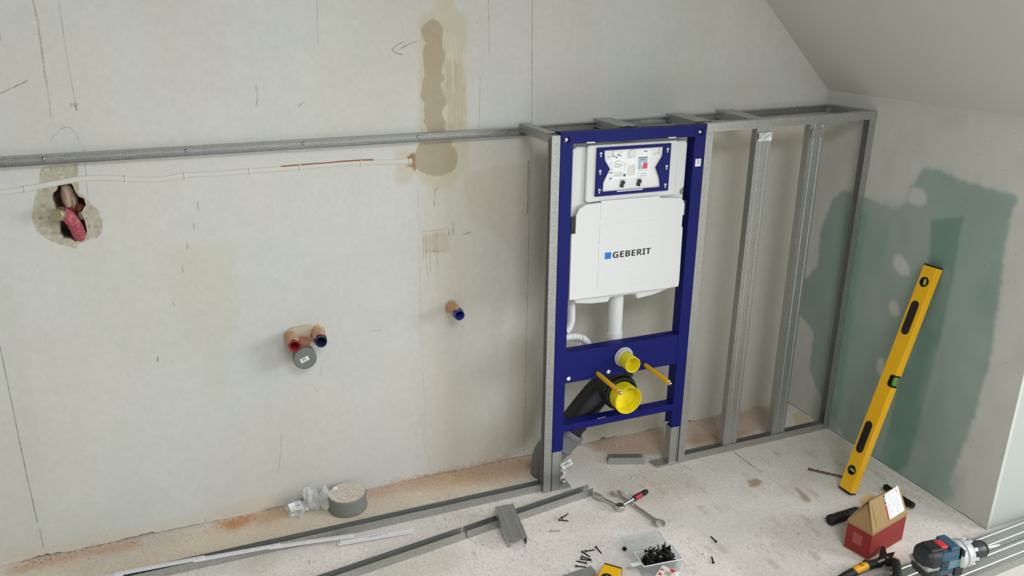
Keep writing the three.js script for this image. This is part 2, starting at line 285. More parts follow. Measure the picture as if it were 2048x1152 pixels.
  grain(x, w, h, (px, py) => { const n = .955 + .05 * fbm(px / 260, py / 300, 3, 3) + .035 * (hash(px, py, 5) - .5) + .03 * (fbm(px / 9, py / 9, 9, 2) - .5), t = .014 * (fbm(px / 160, py / 200, 31, 2) - .5); return [n + t, n, n - t * 1.6]; });
});
const wallBump = canvas(1024, 580, (x, w, h) => { x.fillStyle = '#888'; x.fillRect(0, 0, w, h); const mx = (v) => (v - WX0) / WW * w, my = (v) => h - v / WH * h; area(x, WALL_AREA.chip, mx, my, '#565656', 2, 2); area(x, WALL_AREA.patch, mx, my, '#9a9a9a', 1); line(x, WALL_LINE.crack, mx, my, '#b8b8b8', 1.4, 1); grain(x, w, h, (px, py) => { const n = .9 + .3 * fbm(px / 5, py / 5, 77, 3); return [n, n, n]; }); });
const wallMat = std({ color: '#ffffff', map: texOf(wallC), bumpMap: texOf(wallBump, false), bumpScale: .002, roughness: .9 });
function wallUV(g) { const p = g.attributes.position, u = g.attributes.uv; for (let i = 0; i < p.count; i++) u.setXY(i, (p.getX(i) - WX0) / WW, p.getY(i) / WH); return g; }
const plain_plaster = std({ color: '#d3d2ca', roughness: .92 });
const masonry = std({ color: '#5b4638', roughness: .95 });
const CAV = [-1.332, 1.086, -1.327, 1.1, -1.318, 1.112, -1.305, 1.108, -1.293, 1.098, -1.289, 1.078, -1.283, 1.066, -1.272, 1.06, -1.27, 1.042, -1.276, 1.034, -1.285, 1.02, -1.279, 1.0, -1.278, .97, -1.284, .957, -1.298, .955, -1.309, .944, -1.318, .953, -1.335, .958, -1.341, .972, -1.337, 1.0, -1.34, 1.03, -1.345, 1.06, -1.343, 1.078];
{
  const wb = sg('wall_back');
  // plasterboard with a ragged lower edge, so that a dark gap opens above the floor
  const out = [1.2, .003];
  for (let u = 1.19; u > -2.6; u -= .011) {
    let j = .0005 + .0035 * fbm(u * 40, 1, 4, 2) * (fbm(u * 7, 3, 8, 2) > .5 ? 1.3 : .25);
    for (const [c, wd, hh] of [[-1.545, .02, .009], [-1.51, .022, .007], [-1.29, .035, .006], [-1.25, .012, .008], [-.62, .01, .008], [.1, .02, .004], [.33, .01, .008], [.36, .03, .003], [.71, .008, .007], [.9, .06, .003]]) if (Math.abs(u - c) < wd) j += hh * rr(.4, 1);
    out.push(u, j);
  }
  out.push(-4.2, 0, -4.2, 2.5, 1.2, 2.5);
  const hole = new THREE.Path(); CAV.forEach((v, i) => { if (i % 2 === 0) i ? hole.lineTo(CAV[i], CAV[i + 1]) : hole.moveTo(CAV[i], CAV[i + 1]); }); hole.closePath();
  struct('plasterboard', wallUV(slab(shapeOf(out, [hole]), .014).translate(0, 0, -.014)), wallMat, wb);
  const core = [-4.3, -.1, 1.3, -.1, 1.3, 2.6, -4.3, 2.6], h2 = new THREE.Path(), cx = -1.31, cy = 1.03;
  for (let i = 0; i < CAV.length; i += 2) { const px = cx + (CAV[i] - cx) * .97, py = cy + (CAV[i + 1] - cy) * .98; i ? h2.lineTo(px, py) : h2.moveTo(px, py); } h2.closePath();
  struct('masonry', slab(shapeOf(core, [h2]), .05).translate(0, 0, -.0645), masonry, wb);
  struct('masonry', box(5.6, 2.7, .1, -1.5, 1.25, -.116), masonry, wb);
  // broken brick and mortar inside the chase
  const lumps = new THREE.IcosahedronGeometry(1, 2), pp = lumps.attributes.position; for (let i = 0; i < pp.count; i++) { const k = 1 + .35 * (fbm(pp.getX(i) * 2 + 5, pp.getY(i) * 2 + pp.getZ(i), 12, 2) - .5); pp.setXYZ(i, pp.getX(i) * k, pp.getY(i) * k, pp.getZ(i) * k); } lumps.computeVertexNormals();
  const brickM = std({ color: '#7a3d2a', roughness: .95 }), mortar = std({ color: '#b9a28c', roughness: .95 });
  for (const [lx, ly, lz, sx, sy, sz, m] of [[-1.313, 1.065, -.045, .018, .042, .034, mortar], [-1.3, 1.045, -.052, .01, .03, .036, mortar], [-1.288, 1.03, -.03, .013, .012, .025, brickM], [-1.31, 1.028, -.05, .024, .02, .03, brickM], [-1.285, 1.012, -.03, .011, .016, .025, mortar], [-1.326, 1.05, -.06, .01, .02, .02, brickM]]) {
    part('brick', lumps, m, wb, new THREE.Matrix4().compose(V(lx, ly, lz), new THREE.Quaternion(), V(sx, sy, sz)));
  }
}
// floor: texture covers x -1.7 .. 1.7, z 0 .. 1.7
const floorC = canvas(2048, 1024, (x, w, h) => {
  const mx = (v) => (v + 1.7) / 3.4 * w, my = (v) => v / 1.7 * h, A = FLOOR_AREA;
  x.fillStyle = '#ded8cf'; x.fillRect(0, 0, w, h);
  area(x, A.warm, mx, my, 'rgba(210,194,164,.6)', 10, 4); area(x, A.green, mx, my, 'rgba(186,184,162,.5)', 12, 4);
  area(x, [-1.7, .26, -.9, .25, -.3, .28, .1, .33, .2, .42, .16, .55, .34, .62, .3, .8, .5, 1.0, .4, 1.4, -1.7, 1.4], mx, my, 'rgba(238,231,224,.75)', 18, 30);
  for (let i = 0; i < 60; i++) { x.save(); x.filter = 'blur(12px)'; x.fillStyle = ['rgba(222,214,204,.5)', 'rgba(198,190,172,.45)', 'rgba(206,196,186,.5)'][i % 3]; x.beginPath(); x.ellipse(rr(0, w), rr(0, h), rr(30, 130), rr(15, 60), rr(-.6, .6), 0, 7); x.fill(); x.restore(); }
  // strand board flakes that show through the plaster dust, all lying roughly one way
  const flake = (fx, fz, l, b, a, col) => { x.save(); x.translate(mx(fx), my(fz)); x.rotate(a); x.fillStyle = col; x.beginPath(); for (let k = 0; k < 9; k++) { const t = k / 9 * 6.283; x.lineTo(Math.cos(t) * l * rr(.5, 1), Math.sin(t) * b * rr(.4, 1)); } x.fill(); x.restore(); };
  for (let i = 0; i < 6500; i++) {
    const fx = rr(-.5, 1.35), fz = rr(.12, 1.5), dens = 1.6 * fbm(fx * 5 + 9, fz * 4, 21, 3) - .3 + (fx > .2 && fz > .25 ? .08 : -.14) + .2 * (rnd() - .5);
    if (dens < .56) continue;
    flake(fx, fz, rr(1.5, 9) * (rnd() < .06 ? 2 : 1), rr(.6, 2.4), rr(1.2, 1.8), ['rgba(150,128,108,.3)', 'rgba(136,114,98,.26)', 'rgba(160,140,114,.3)', 'rgba(124,108,94,.24)', 'rgba(176,150,132,.3)'][i % 5]);
  }
  for (let i = 0; i < 6000; i++) { const fx = rr(-1.65, 1.5), fz = rr(.03, 1.5); flake(fx, fz, rr(.8, 3.2), rr(.5, 1.6), rr(0, 3.1), ['rgba(150,138,118,.4)', 'rgba(232,224,212,.6)', 'rgba(138,122,102,.35)'][i % 3]); }
  for (let i = 0; i < 5200; i++) { const fx = rr(-1.2, .35), fz = rr(.3, 1.2); flake(fx, fz, rr(1, 5), rr(.8, 2), rr(0, 3.1), ['rgba(226,216,206,.5)', 'rgba(196,182,168,.4)', 'rgba(172,154,138,.3)'][i % 3]); }
  // scuffed patches where the board shows brown
  for (let i = 0; i < 34; i++) { const fx = rr(.25, 1.15), fz = rr(.3, 1.0); area(x, Array.from({ length: 9 }, (_, k) => { const a = k / 9 * 6.283; return [fx + Math.cos(a) * rr(.004, .016), fz + Math.sin(a) * rr(.012, .05)]; }).flat(), mx, my, `rgba(160,138,120,${rr(.12, .34)})`, 2, 3); }
  for (let i = 0; i < 70; i++) { const fx = rr(.2, 1.15), fz = rr(.28, 1.1), l = rr(.02, .09); line(x, [fx, fz, fx + l * rr(-.1, .3), fz + l], mx, my, 'rgba(146,128,110,.4)', rr(.7, 1.5), 2); }
  // brick dust along the wall
  for (const [k, c, b] of [['o1', '186,134,92,.42', 7], ['o2', '184,112,58,.65', 8], ['o3', '190,140,96,.5', 8], ['o4', '180,128,90,.4', 12], ['o5', '176,132,104,.45', 8], ['o6', '168,122,94,.4', 10], ['o7', '170,122,90,.4', 10], ['y1', '200,184,124,.55', 3], ['br1', '150,112,92,.6', 2], ['br2', '150,116,98,.6', 2]]) area(x, A[k], mx, my, `rgba(${c})`, b, 4);
  for (const [k, c] of [['o2', 150], ['o4', 340], ['o5', 220], ['o6', 300], ['o1', 260]]) { const a = A[k]; let x0 = 9, x1 = -9, z0 = 9, z1 = -9; for (let i = 0; i < a.length; i += 2) { x0 = Math.min(x0, a[i]); x1 = Math.max(x1, a[i]); z0 = Math.min(z0, a[i + 1]); z1 = Math.max(z1, a[i + 1]); } for (let i = 0; i < c; i++) flake(rr(x0, x1), z0 + (z1 - z0) * rnd() * rnd(), rr(.8, 3.4), rr(.6, 2), rr(0, 3), ['rgba(160,92,56,.5)', 'rgba(226,212,190,.6)', 'rgba(140,96,70,.4)'][i % 3]); }
  line(x, [.738, .254, .744, .405], mx, my, 'rgba(70,60,48,.9)', 1.8, .6); line(x, [.746, .43, .762, .62], mx, my, 'rgba(120,104,86,.5)', 1.1, 1.5);
  line(x, [.738, .0, .738, .25], mx, my, 'rgba(90,74,58,.7)', 1.2, .8);
  grain(x, w, h, (px, py) => { const n = .95 + .08 * fbm(px / 60, py / 60, 43, 4) + .14 * (fbm(px / 2.2, py / 2.2, 51, 2) - .5) + .05 * (hash(px, py, 8) - .5); return [n, n * .996, n * .99]; });
});
const floorBump = canvas(1024, 512, (x, w, h) => { x.fillStyle = '#777'; x.fillRect(0, 0, w, h); for (let i = 0; i < 5200; i++) { const g = rr(60, 235) | 0; x.fillStyle = `rgba(${g},${g},${g},.5)`; x.beginPath(); const r = rr(.6, 2.6); x.ellipse(rr(0, w), rr(0, h), r, r * rr(.4, 1), rr(0, 3), 0, 7); x.fill(); } });
const floorMat = std({ color: '#ffffff', map: texOf(floorC), bumpMap: texOf(floorBump, false), bumpScale: .0022, roughness: .93 });
{
  const g = box(8.2, .1, 5, -.2, -.05, 2.2), p = g.attributes.position, u = g.attributes.uv;
  for (let i = 0; i < p.count; i++) u.setXY(i, (p.getX(i) + 1.7) / 3.4, 1 - p.getZ(i) / 1.7);
  struct('floor', g, floorMat);
}
// knee wall on the right: green plasterboard showing through uneven filler; texture covers z -.1 .. 1.0, y 0 .. 1.3
const kneeC = canvas(1100, 1300, (x, w, h) => {
  const mx = (v) => (v + .1) / 1.1 * w, my = (v) => h - v / 1.3 * h, A = KNEE_AREA;
  x.fillStyle = '#cfcfc6'; x.fillRect(0, 0, w, h);
  area(x, A.green, mx, my, 'rgba(150,170,158,.95)', 5, 12);
  area(x, A.grey, mx, my, 'rgba(168,178,168,.6)', 22, 10);
  area(x, A.lstrip, mx, my, 'rgba(124,156,136,.75)', 9, 6);
  area(x, A.strip, mx, my, 'rgba(116,148,132,.85)', 5, 5);
  for (let i = 0; i < 46; i++) { x.save(); x.filter = 'blur(10px)'; x.fillStyle = rnd() < .5 ? 'rgba(172,182,170,.3)' : 'rgba(128,156,140,.25)'; x.translate(mx(rr(.1, .8)), my(rr(0, .9))); x.rotate(rr(-.2, .2)); x.fillRect(0, 0, rr(15, 70), rr(60, 300)); x.restore(); }
  for (const k of ['sp1', 'sp2', 'sp3', 'sp4']) area(x, A[k], mx, my, 'rgba(205,207,198,.95)', 5, 4);
  for (let i = 0; i < 160; i++) { x.fillStyle = `rgba(80,84,72,${rr(.2, .6)})`; const r = rr(.6, 2); x.beginPath(); x.ellipse(rr(0, w), rr(0, h), r, r, 0, 0, 7); x.fill(); }
  x.fillStyle = 'rgba(44,44,36,.8)'; x.beginPath(); x.ellipse(mx(.52), my(.566), 6, 3, -.4, 0, 7); x.fill();
  grain(x, w, h, (px, py) => { const n = .96 + .06 * fbm(px / 60, py / 80, 63, 3) + .04 * (hash(px, py, 15) - .5) - .02; return [n, n, n]; });
});
const kneeMat = std({ map: texOf(kneeC), roughness: .9 });
{
  const wr = sg('wall_right');
  const prof = [-ZJ, KNEE, -ZJ, .001]; for (let u = ZJ - .01; u > -.1; u -= .013) prof.push(-u, .0008 + .004 * fbm(u * 30, 2, 6, 2) * (fbm(u * 8, 4, 5, 2) > .45 ? 1.2 : .3)); prof.push(.11, .003, .11, KNEE);
  const g = slab(shapeOf(prof), .0135), p = g.attributes.position, u = g.attributes.uv;
  for (let i = 0; i < p.count; i++) u.setXY(i, (.1 - p.getX(i)) / 1.1, p.getY(i) / 1.3);
  struct('plasterboard', g.rotateY(Math.PI / 2).translate(XR, 0, 0), kneeMat, wr);
  struct('masonry', box(.1, 1.4, 1.15, XR + .064, .6, .3625 - .001), plain_plaster, wr);
}
{
  // sloping ceiling, the cheek wall beside it, flat ceiling and the rest of the attic room with its window, mostly out of view
  const CH = 2.5, k = .948, xt = XR - (CH - KNEE) / k, XW = 3.6, ZF = 4.7, Z1 = 1.08;
  struct('ceiling_slope', slab(shapeOf([XR + .1, KNEE - .095, XR + .1, KNEE + .05, xt + .02, CH + .1, xt - .08, CH + .1, xt, CH, XR, KNEE]), Z1 + .11).translate(0, 0, -.11), plain_plaster);
  const addedSkyl = new THREE.Path(); addedSkyl.moveTo(-1.0, -3.6); addedSkyl.lineTo(-1.0, -2.4); addedSkyl.lineTo(.2, -2.4); addedSkyl.lineTo(.2, -3.6); addedSkyl.closePath();  // ceiling opening added for the overhead fill light
  struct('ceiling', slab(shapeOf([-4.3, .13, -4.3, -ZF, XW + .2, -ZF, XW + .2, -Z1 + .24, xt, -Z1 + .24, xt, .13], [addedSkyl]), .1).rotateX(-Math.PI / 2).translate(0, CH, 0), plain_plaster);
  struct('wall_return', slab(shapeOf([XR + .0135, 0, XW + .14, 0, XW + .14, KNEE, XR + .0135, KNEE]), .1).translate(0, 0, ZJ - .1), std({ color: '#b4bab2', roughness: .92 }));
  struct('wall_return_upper', slab(shapeOf([XR + .02, KNEE + .003, XW + .14, KNEE + .003, XW + .14, CH - .002, xt + .023, CH - .002]), .24).translate(0, 0, Z1 - .24), plain_plaster);
  const WY0 = 1.0, WY1 = 2.4, WZ0 = 2.4, WZ1 = 4.2, wz = (WZ0 + WZ1) / 2, wy = (WY0 + WY1) / 2, wp = new THREE.Path(); wp.moveTo(-WZ0, WY0); wp.lineTo(-WZ0, WY1); wp.lineTo(-WZ1, WY1); wp.lineTo(-WZ1, WY0); wp.closePath();
  struct('wall_window', slab(shapeOf([-ZF, 0, -.839, 0, -.839, CH, -ZF, CH], [wp]), .14).rotateY(Math.PI / 2).translate(XW, 0, 0), plain_plaster);
  const win = sg('window_1'), addedWin2 = sg('added_roof_window_2'), glass = phy({ color: '#ffffff', transmission: 1, thickness: 0, roughness: 0 });
  struct('window_frame', merge([box(.05, WY1 - WY0, .05, XW + .08, wy, WZ0 + .025), box(.05, WY1 - WY0, .05, XW + .08, wy, WZ1 - .025), box(.05, .05, WZ1 - WZ0 - .1, XW + .08, WY0 + .025, wz), box(.05, .05, WZ1 - WZ0 - .1, XW + .08, WY1 - .025, wz)]), white, win);
  struct('pane', box(.004, WY1 - WY0 - .1, WZ1 - WZ0 - .1, XW + .1, wy, wz), glass, win);
  struct('window_frame', merge([box(.05, .05, 1.2, -.975, CH + .05, 3), box(.05, .05, 1.2, .175, CH + .05, 3), box(1.1, .05, .05, -.4, CH + .05, 2.425), box(1.1, .05, .05, -.4, CH + .05, 3.575)]), white, addedWin2);  // frame of the added roof window, out of view
  struct('pane', box(1.1, .004, 1.1, -.4, CH + .07, 3), glass, addedWin2);
  struct('wall_left', box(.1, CH + .1, ZF + .12, -4.25, CH / 2 - .05, ZF / 2 - .06), plain_plaster);
  struct('wall_front', box(XW + 4.5, CH + .1, .1, (XW - 4.1) / 2, CH / 2 - .05, ZF + .05), plain_plaster);
}

// ---------------------------------------------------------------- metal framing fixed to the walls and floor
const X = V(1, 0, 0), Y = V(0, 1, 0), Z = V(0, 0, 1), neg = (v) => v.clone().negate();
// a straight profile from a to b; 'open' is the way the channel opens, web lies on the line a-b
function profile(name, label, geoOf, mat, a, b, open, group) {
  const A = V(...a), B = V(...b), z = B.clone().sub(A), len = z.length(); z.normalize();
  const y = V(...open).addScaledVector(z, -V(...open).dot(z)).normalize(), x = y.clone().cross(z);
  const t = thing(name, label, 'metal profile', [0, 0, 0], 0, group);
  t.position.copy(A);
  part('channel', geoOf(len), mat, t, M3(V(0, 0, 0), x, y, z));
  t.userData.axis = undefined; delete t.userData.axis;
  return t;
}
const screwHead = merge([lathe([[0, .0042], [.0022, .004], [.0042, .0026], [.0047, .0005], [.0047, 0]], 16), box(.005, .0012, .0012, 0, .0042, 0), box(.0012, .0012, .005, 0, .0042, 0)]);
const railScrew = (t, x, y, z, dir) => { const q = new THREE.Quaternion().setFromUnitVectors(Y, V(...dir)); const m = part('screw', screwHead, steel, t); m.position.set(x - t.position.x, y - t.position.y, z - t.position.z); m.quaternion.copy(q); };
{
  const railY = (x) => x < 0 ? 1.1685 + (x + 1.6) * .0056 + .0 : 1.1775 + x * .0215;
  let t = profile('wall_rail', 'long galvanised channel screwed along the wall left of the toilet frame', UW, knurl, [-2.4, 1.1635, .0006], [.02, 1.178, .0006], [0, 0, 1]);
  for (const x of [-1.348, -1.007, -.695, -.357, -.071]) railScrew(t, x, 1.178 + x * .006, .002, [0, 0, 1]);
  t = profile('wall_rail', 'short galvanised channel on the wall behind the toilet frame and bare studs', UW, knurl, [.022, 1.18, .0006], [XR - .002, 1.204, .0006], [0, 0, 1]);
  for (const x of [.1, .41, .61, .84, 1.06]) railScrew(t, x, 1.18 + x * .0205, .002, [0, 0, 1]);
  t = profile('corner_rail', 'short dark channel on the knee wall joining both top rails', UD, galv, [XR - .001, 1.206, .03], [XR - .001, 1.206, D - .001], [-1, 0, 0]);
  railScrew(t, XR - .003, 1.206, .1, [-1, 0, 0]);
  // cross pieces from wall rail to front
  profile('cross_piece', 'narrow channel bridging from wall rail to left upright of blue frame', UD, galv, [-.0155, 1.2025, .006], [-.0155, 1.2005, D - .03], [0, -1, 0]);
  profile('cross_piece', 'ribbed cross piece above the middle of the cistern', CD, galv, [.262, 1.2065, .006], [.2445, 1.2085, D - .043], [0, -1, 0]);
  profile('cross_piece', 'ribbed cross piece by the right upright of blue frame', CD, galv, [.535, 1.211, .006], [.5185, 1.2105, D - .045], [0, -1, 0]);
  profile('cross_piece', 'ribbed cross piece between the two bare studs and blue frame', CD, galv, [.735, 1.2145, .006], [.715, 1.212, D - .03], [0, -1, 0]);
  // front rails and uprights
  profile('front_rail', 'top front channel running from blue frame to knee wall', UD, knurl, [.503, 1.2075, D - .0142], [XR - .004, 1.2195, D - .0142], [0, -1, 0]);
  profile('upright_channel', 'upright channel fixed against left side of blue frame', UD, knurl, [-.0015, .003, D - .0142], [-.0015, 1.197, D - .0142], [-1, 0, 0]);
  profile('upright_channel', 'upright channel fixed against right side of blue frame', UD, knurl, [.5015, .009, D - .0142], [.5015, 1.178, D - .0142], [1, 0, 0]);
  profile('upright_channel', 'dark upright channel fixed to the knee wall', UD, galv, [XR - .001, .003, D - .0142], [XR - .001, 1.196, D - .0142], [-1, 0, 0]);
  profile('floor_track', 'floor channel below the two bare studs', UD, galv, [.5145, .0006, D - .0146], [XR - .03, .0006, D - .0146], [0, 1, 0]);
  profile('floor_track', 'long floor channel running left from the foot of blue frame', UD, galv, [-.004, .0006, .213], [-1.62, .0006, .2085], [0, 1, 0]);
  // two ribbed studs with flattened tabs at the top
  const tabTape = phy({ color: '#dfe5e3', roughness: .25, metalness: .5 });
  for (const [x0, x1, lab] of [[.729, .725, 'ribbed stud nearer the blue frame, crumpled shiny tab at its top'], [.944, .946, 'ribbed stud nearer the knee wall']]) {
    const t = profile('ribbed_stud', lab, CD, galv, [x1, .004, D - .0035], [x0, 1.186, D - .0035], [0, 0, -1]);
    const g = new THREE.PlaneGeometry(.052, .028, 8, 5), p = g.attributes.position;
    for (let i = 0; i < p.count; i++) p.setZ(i, .0016 + .0035 * (hash(i, x0 > .8 ? 1 : 2, 4)) * (x0 > .8 ? .3 : 1));
    g.computeVertexNormals(); const m = part('tab', g, x0 > .8 ? galv : tabTape, t); m.position.set(x0 - x1, 1.152, .001);
  }
}

// ---------------------------------------------------------------- blue toilet frame with cistern
{
  const t = thing('toilet_frame', 'blue steel toilet mounting frame with white concealed cistern', 'toilet frame', [0, 0, D]);
  const TB = .152, TH = 1.2035, W = .0395, tk = .002;
  for (const [x0, s] of [[0, 1], [.5 - W, -1]]) {
    const h = TH - TB, hy = h - .0205;
    const g = merge([
      slab(shapeOf([0, 0, W, 0, W, h, 0, h], [holeAt(W / 2 + .0005 * s, hy, .0092)]), tk, .0006).translate(0, 0, -tk),
      box(tk, h, .04, tk / 2, h / 2, -.021), box(tk, h, .04, W - tk / 2, h / 2, -.021), box(W, tk, .038, W / 2, h - tk / 2, -.021), box(W, tk, .004, W / 2, .001, -.003)]);
    const st = part('upright', g, bluePaint, t); st.position.set(x0, TB, 0);
    const b = part('bolt', merge([cyl(.0052, .0052, .008, 6).rotateX(Math.PI / 2), cyl(.0032, .0032, .014, 14).rotateX(Math.PI / 2)]), steel, st); b.position.set(W / 2, hy, -.008);
    // galvanised telescopic leg and foot plate
    const leg = part('leg', merge([slab(shapeOf([0, 0, .034, 0, .034, .2, 0, .2]), .0015).translate(0, 0, -.0015), box(.0015, .2, .03, .0008, .1, -.016), box(.0015, .2, .03, .0332, .1, -.016), box(.006, .2, .002, .003, .1, .0006), box(.004, .2, .002, .031, .1, .0006)]), galv, t);
    leg.position.set(x0 + .0025, .004, -.003);
    const fx = s > 0 ? .0385 : .461, fp = part('foot_plate', slab(shapeOf(s > 0 ? [-.036, -.022, .036, -.022, .036, .022, -.036, .022] : [-.05, -.012, -.04, -.022, .05, -.022, .05, .022, -.05, .022], s > 0 ? [] : [holeAt(-.036, .004, .0045), holeAt(-.036, -.011, .003)]), .005, .0012).rotateX(-Math.PI / 2), galv, t);
    fp.position.set(fx, .0013, -.022 + (s > 0 ? -.002 : .002));
    if (s > 0) { const w = part('washer', merge([new THREE.TorusGeometry(.0075, .0028, 8, 20).rotateX(Math.PI / 2), cyl(.007, .008, .008, 20).translate(0, -.002, 0)]), dullSteel, fp); w.position.set(.022, .0135, -.006); const h2 = part('bolt', cyl(.003, .003, .004, 12), blackSteel, fp); h2.position.set(.022, .0148, -.006); }
    else { const w = part('clamp_screw', merge([cyl(.004, .004, .02, 12).rotateZ(Math.PI / 2), cyl(.006, .006, .006, 6).rotateZ(Math.PI / 2).translate(-.008, 0, 0)]), dullSteel, t); w.position.set(x0 - .004, .165, -.02); }
  }
  // rails: front plate, perforated top flange, lower flange
  const bar = (name, y0, y1, d, holes, x0 = W, x1 = .5 - W, z0 = -.001) => {
    const L = x1 - x0, h = y1 - y0, hs = holes.map((u) => holeAt(u - x0, d * .45, .0028, .0018));
    const g = merge([slab(shapeOf([0, 0, L, 0, L, h, 0, h]), tk, .0007).translate(0, 0, -tk), slab(shapeOf([0, 0, L, 0, L, d, 0, d], hs), tk).rotateX(-Math.PI / 2).translate(0, h - tk, -.0005), box(L, tk, d, L / 2, tk / 2, -d / 2), box(L, h, .001, L / 2, h / 2, -d * .99)]);
    const m = part(name, g, bluePaint, t); m.position.set(x0, y0, z0); return m;
  };
  bar('top_rail', 1.170, 1.2035, .036, [.07, .12, .3, .36, .43]);
  for (const u of [.097, .377]) { const m = part('clip', rbox(.028, .004, .003, .001), whitePlastic, t); m.position.set(u + .0, 1.1715, .0005); }
  bar('carrier_rail', .398, .5065, .036, [.07, .1, .13, .165, .3, .33, .36, .39, .42]);
  bar('lower_rail', .2205, .2455, .036, [.075, .1, .13, .3, .33, .36, .4]);
  const clipW = part('clip', tube([[.165, .2465, -.004], [.165, .248, .0005], [.195, .248, .0005], [.195, .2465, -.004]], .0009, 20, 6), dullSteel, t);
  for (const [u, v] of [[.051, .4145], [.197, .4145]]) { const m = part('plug', lathe([[0, .002], [.0055, .0018], [.0068, .0005], [.0068, 0]], 20).rotateX(Math.PI / 2), white, t); m.position.set(u, v, .0012); }
  // cistern
  const tank = part('cistern', slab(shapeOf([.05, .69, .075, .664, .13, .655, .19, .653, .2, .668, .29, .668, .3, .65, .36, .656, .44, .676, .444, .70, .444, .985, .432, .99, .432, 1.0, .446, 1.01, .446, 1.148, .436, 1.158, .12, 1.158, .06, 1.158, .044, 1.148, .044, .70]), .085, .006).translate(0, 0, -.105), tankPlastic, t);
  part('shoulder', slab(shapeOf([.094, .99, .395, .99, .403, .998, .403, 1.154, .395, 1.162, .094, 1.162, .088, 1.156, .088, .996]), .016, .004).translate(0, 0, -.021), tankPlastic, tank);
  // white insulating front cover with four scored flaps
  const pc = part('front_cover', slab(shapeOf([.0425, .686, .0425, .898, .056, .899, .056, .955, .066, .974, .088, .986, .137, .988, .345, .9865, .42, .9805, .434, .972, .4395, .958, .4395, .925, .4355, .923, .4355, .885, .4395, .883, .4425, .70, .4405, .682, .4, .6815]), .009, .0012).translate(0, 0, -.006), whitePlastic, t);
  for (const [y0, y1] of [[.934, .9935], [.860, .919], [.786, .848], [.712, .773]]) { const f = part('flap', slab(shapeOf([.138, y0, .345, y0, .345, y1, .138, y1]), .0009, .0003).translate(0, 0, .0040), whitePlastic, pc); }
  for (const [u, v] of [[.047, .925], [.443, .945]]) part('clip', rbox(u < .1 ? .014 : .012, .05, .012, .002, u, v, u < .1 ? -.004 : -.007), blackPlastic, t);
  // logo print
  const logoY = .8065, sq = part('logo_square', box(.0225, .0215, .0004, .1708, logoY + .0108, .0053), std({ color: '#1478c8', roughness: .5 }), pc);
  const lg = letters('GEBERIT', .0205, .0004), bb = lg.boundingBox, lw = bb.max.x - bb.min.x; lg.translate(-bb.min.x, -bb.min.y, 0).scale(.137 / lw, .0205 / (bb.max.y - bb.min.y), 1);
  const lm = part('lettering', lg, std({ color: '#0b0b0d', roughness: .5 }), pc); lm.position.set(.1875, logoY + .0005, .0051);
  // blue rim and instruction plate of the service opening
  const inner = new THREE.Path(); [[.1415, 1.146], [.3475, 1.146], [.3455, 1.116], [.3245, 1.083], [.3405, 1.048], [.3455, 1.021], [.1415, 1.021], [.1425, 1.05], [.1625, 1.09], [.1445, 1.117]].reverse().forEach(([a, b], i) => i ? inner.lineTo(a, b) : inner.moveTo(a, b)); inner.closePath();
  const rim = part('service_frame', slab(shapeOf([.118, 1.0085, .3725, 1.0085, .3725, 1.155, .118, 1.155], [inner]), .009, .001).translate(0, 0, -.0035), bluePaint, t);
  for (const u of [.1295, .3605]) for (const v of [1.138, 1.085, 1.028]) { const k = part('keyhole_plug', merge([cyl(.0042, .0042, .002, 18).rotateX(Math.PI / 2), box(.004, .009, .002, 0, -.0055, 0)]), tankPlastic, rim); k.position.set(u, v, .0062); }
  const printC = canvas(1024, 640, (x, w, h) => {
    x.fillStyle = '#e4e6e3'; x.fillRect(0, 0, w, h);
    const bx = (a, b, c, d, col) => { x.fillStyle = col; x.fillRect(a, b, c, d); };
    bx(80, 160, 600, 300, '#f2f3f1'); bx(150, 50, 240, 110, '#f2f3f1'); bx(560, 40, 250, 420, '#f0f1ef'); bx(420, 250, 140, 170, '#dcdcd8');
    bx(600, 150, 160, 185, '#a9bccb'); bx(680, 245, 85, 80, '#d8485c'); bx(600, 150, 160, 16, '#74808c'); x.fillStyle = '#e8eef2'; x.beginPath(); x.moveTo(650, 230); x.lineTo(690, 240); x.lineTo(680, 320); x.fill();
    x.strokeStyle = '#3a3c3e'; x.lineWidth = 4;
    const st = (...p) => { x.beginPath(); p.forEach(([a, b], i) => i ? x.lineTo(a, b) : x.moveTo(a, b)); x.stroke(); };
    st([160, 180], [155, 240]); st([120, 210], [120, 300], [165, 300], [165, 260]); st([120, 310], [170, 310], [165, 360], [125, 360], [120, 310]); bx(112, 350, 70, 12, '#2c2c2e'); st([125, 390], [125, 440], [170, 440], [170, 390]); bx(135, 430, 25, 16, '#2c2c2e');
    x.beginPath(); x.ellipse(262, 230, 62, 48, 0, 0, 7); x.stroke(); x.beginPath(); x.ellipse(262, 225, 38, 14, .2, 0, 3.3); x.lineWidth = 8; x.stroke(); x.lineWidth = 4; st([240, 180], [245, 200]); st([280, 180], [285, 200]); st([195, 270], [330, 265], [345, 240]);
    st([360, 210], [360, 240], [395, 240], [395, 210]); st([378, 245], [378, 330]); bx(360, 385, 40, 40, '#55585a'); st([205, 360], [350, 350]); st([205, 400], [350, 390]);
    for (let i = 0; i < 14; i++) bx(200 + (i % 7) * 22, 370 + Math.floor(i / 7) * 34, 12, 12, '#8a8c8c');
    for (const [a, b] of [[190, 110], [230, 128], [255, 90], [285, 105]]) { x.fillStyle = '#55585a'; x.beginPath(); x.ellipse(a, b, 17, 15, 0, 0, 7); x.fill(); x.fillStyle = '#d8dad8'; x.beginPath(); x.ellipse(a - 3, b - 3, 8, 7, 0, 0, 7); x.fill(); } st([300, 110], [330, 125]);
    bx(255, 60, 80, 5, '#777'); bx(690, 62, 60, 12, '#333'); bx(640, 185, 80, 9, '#55606a');
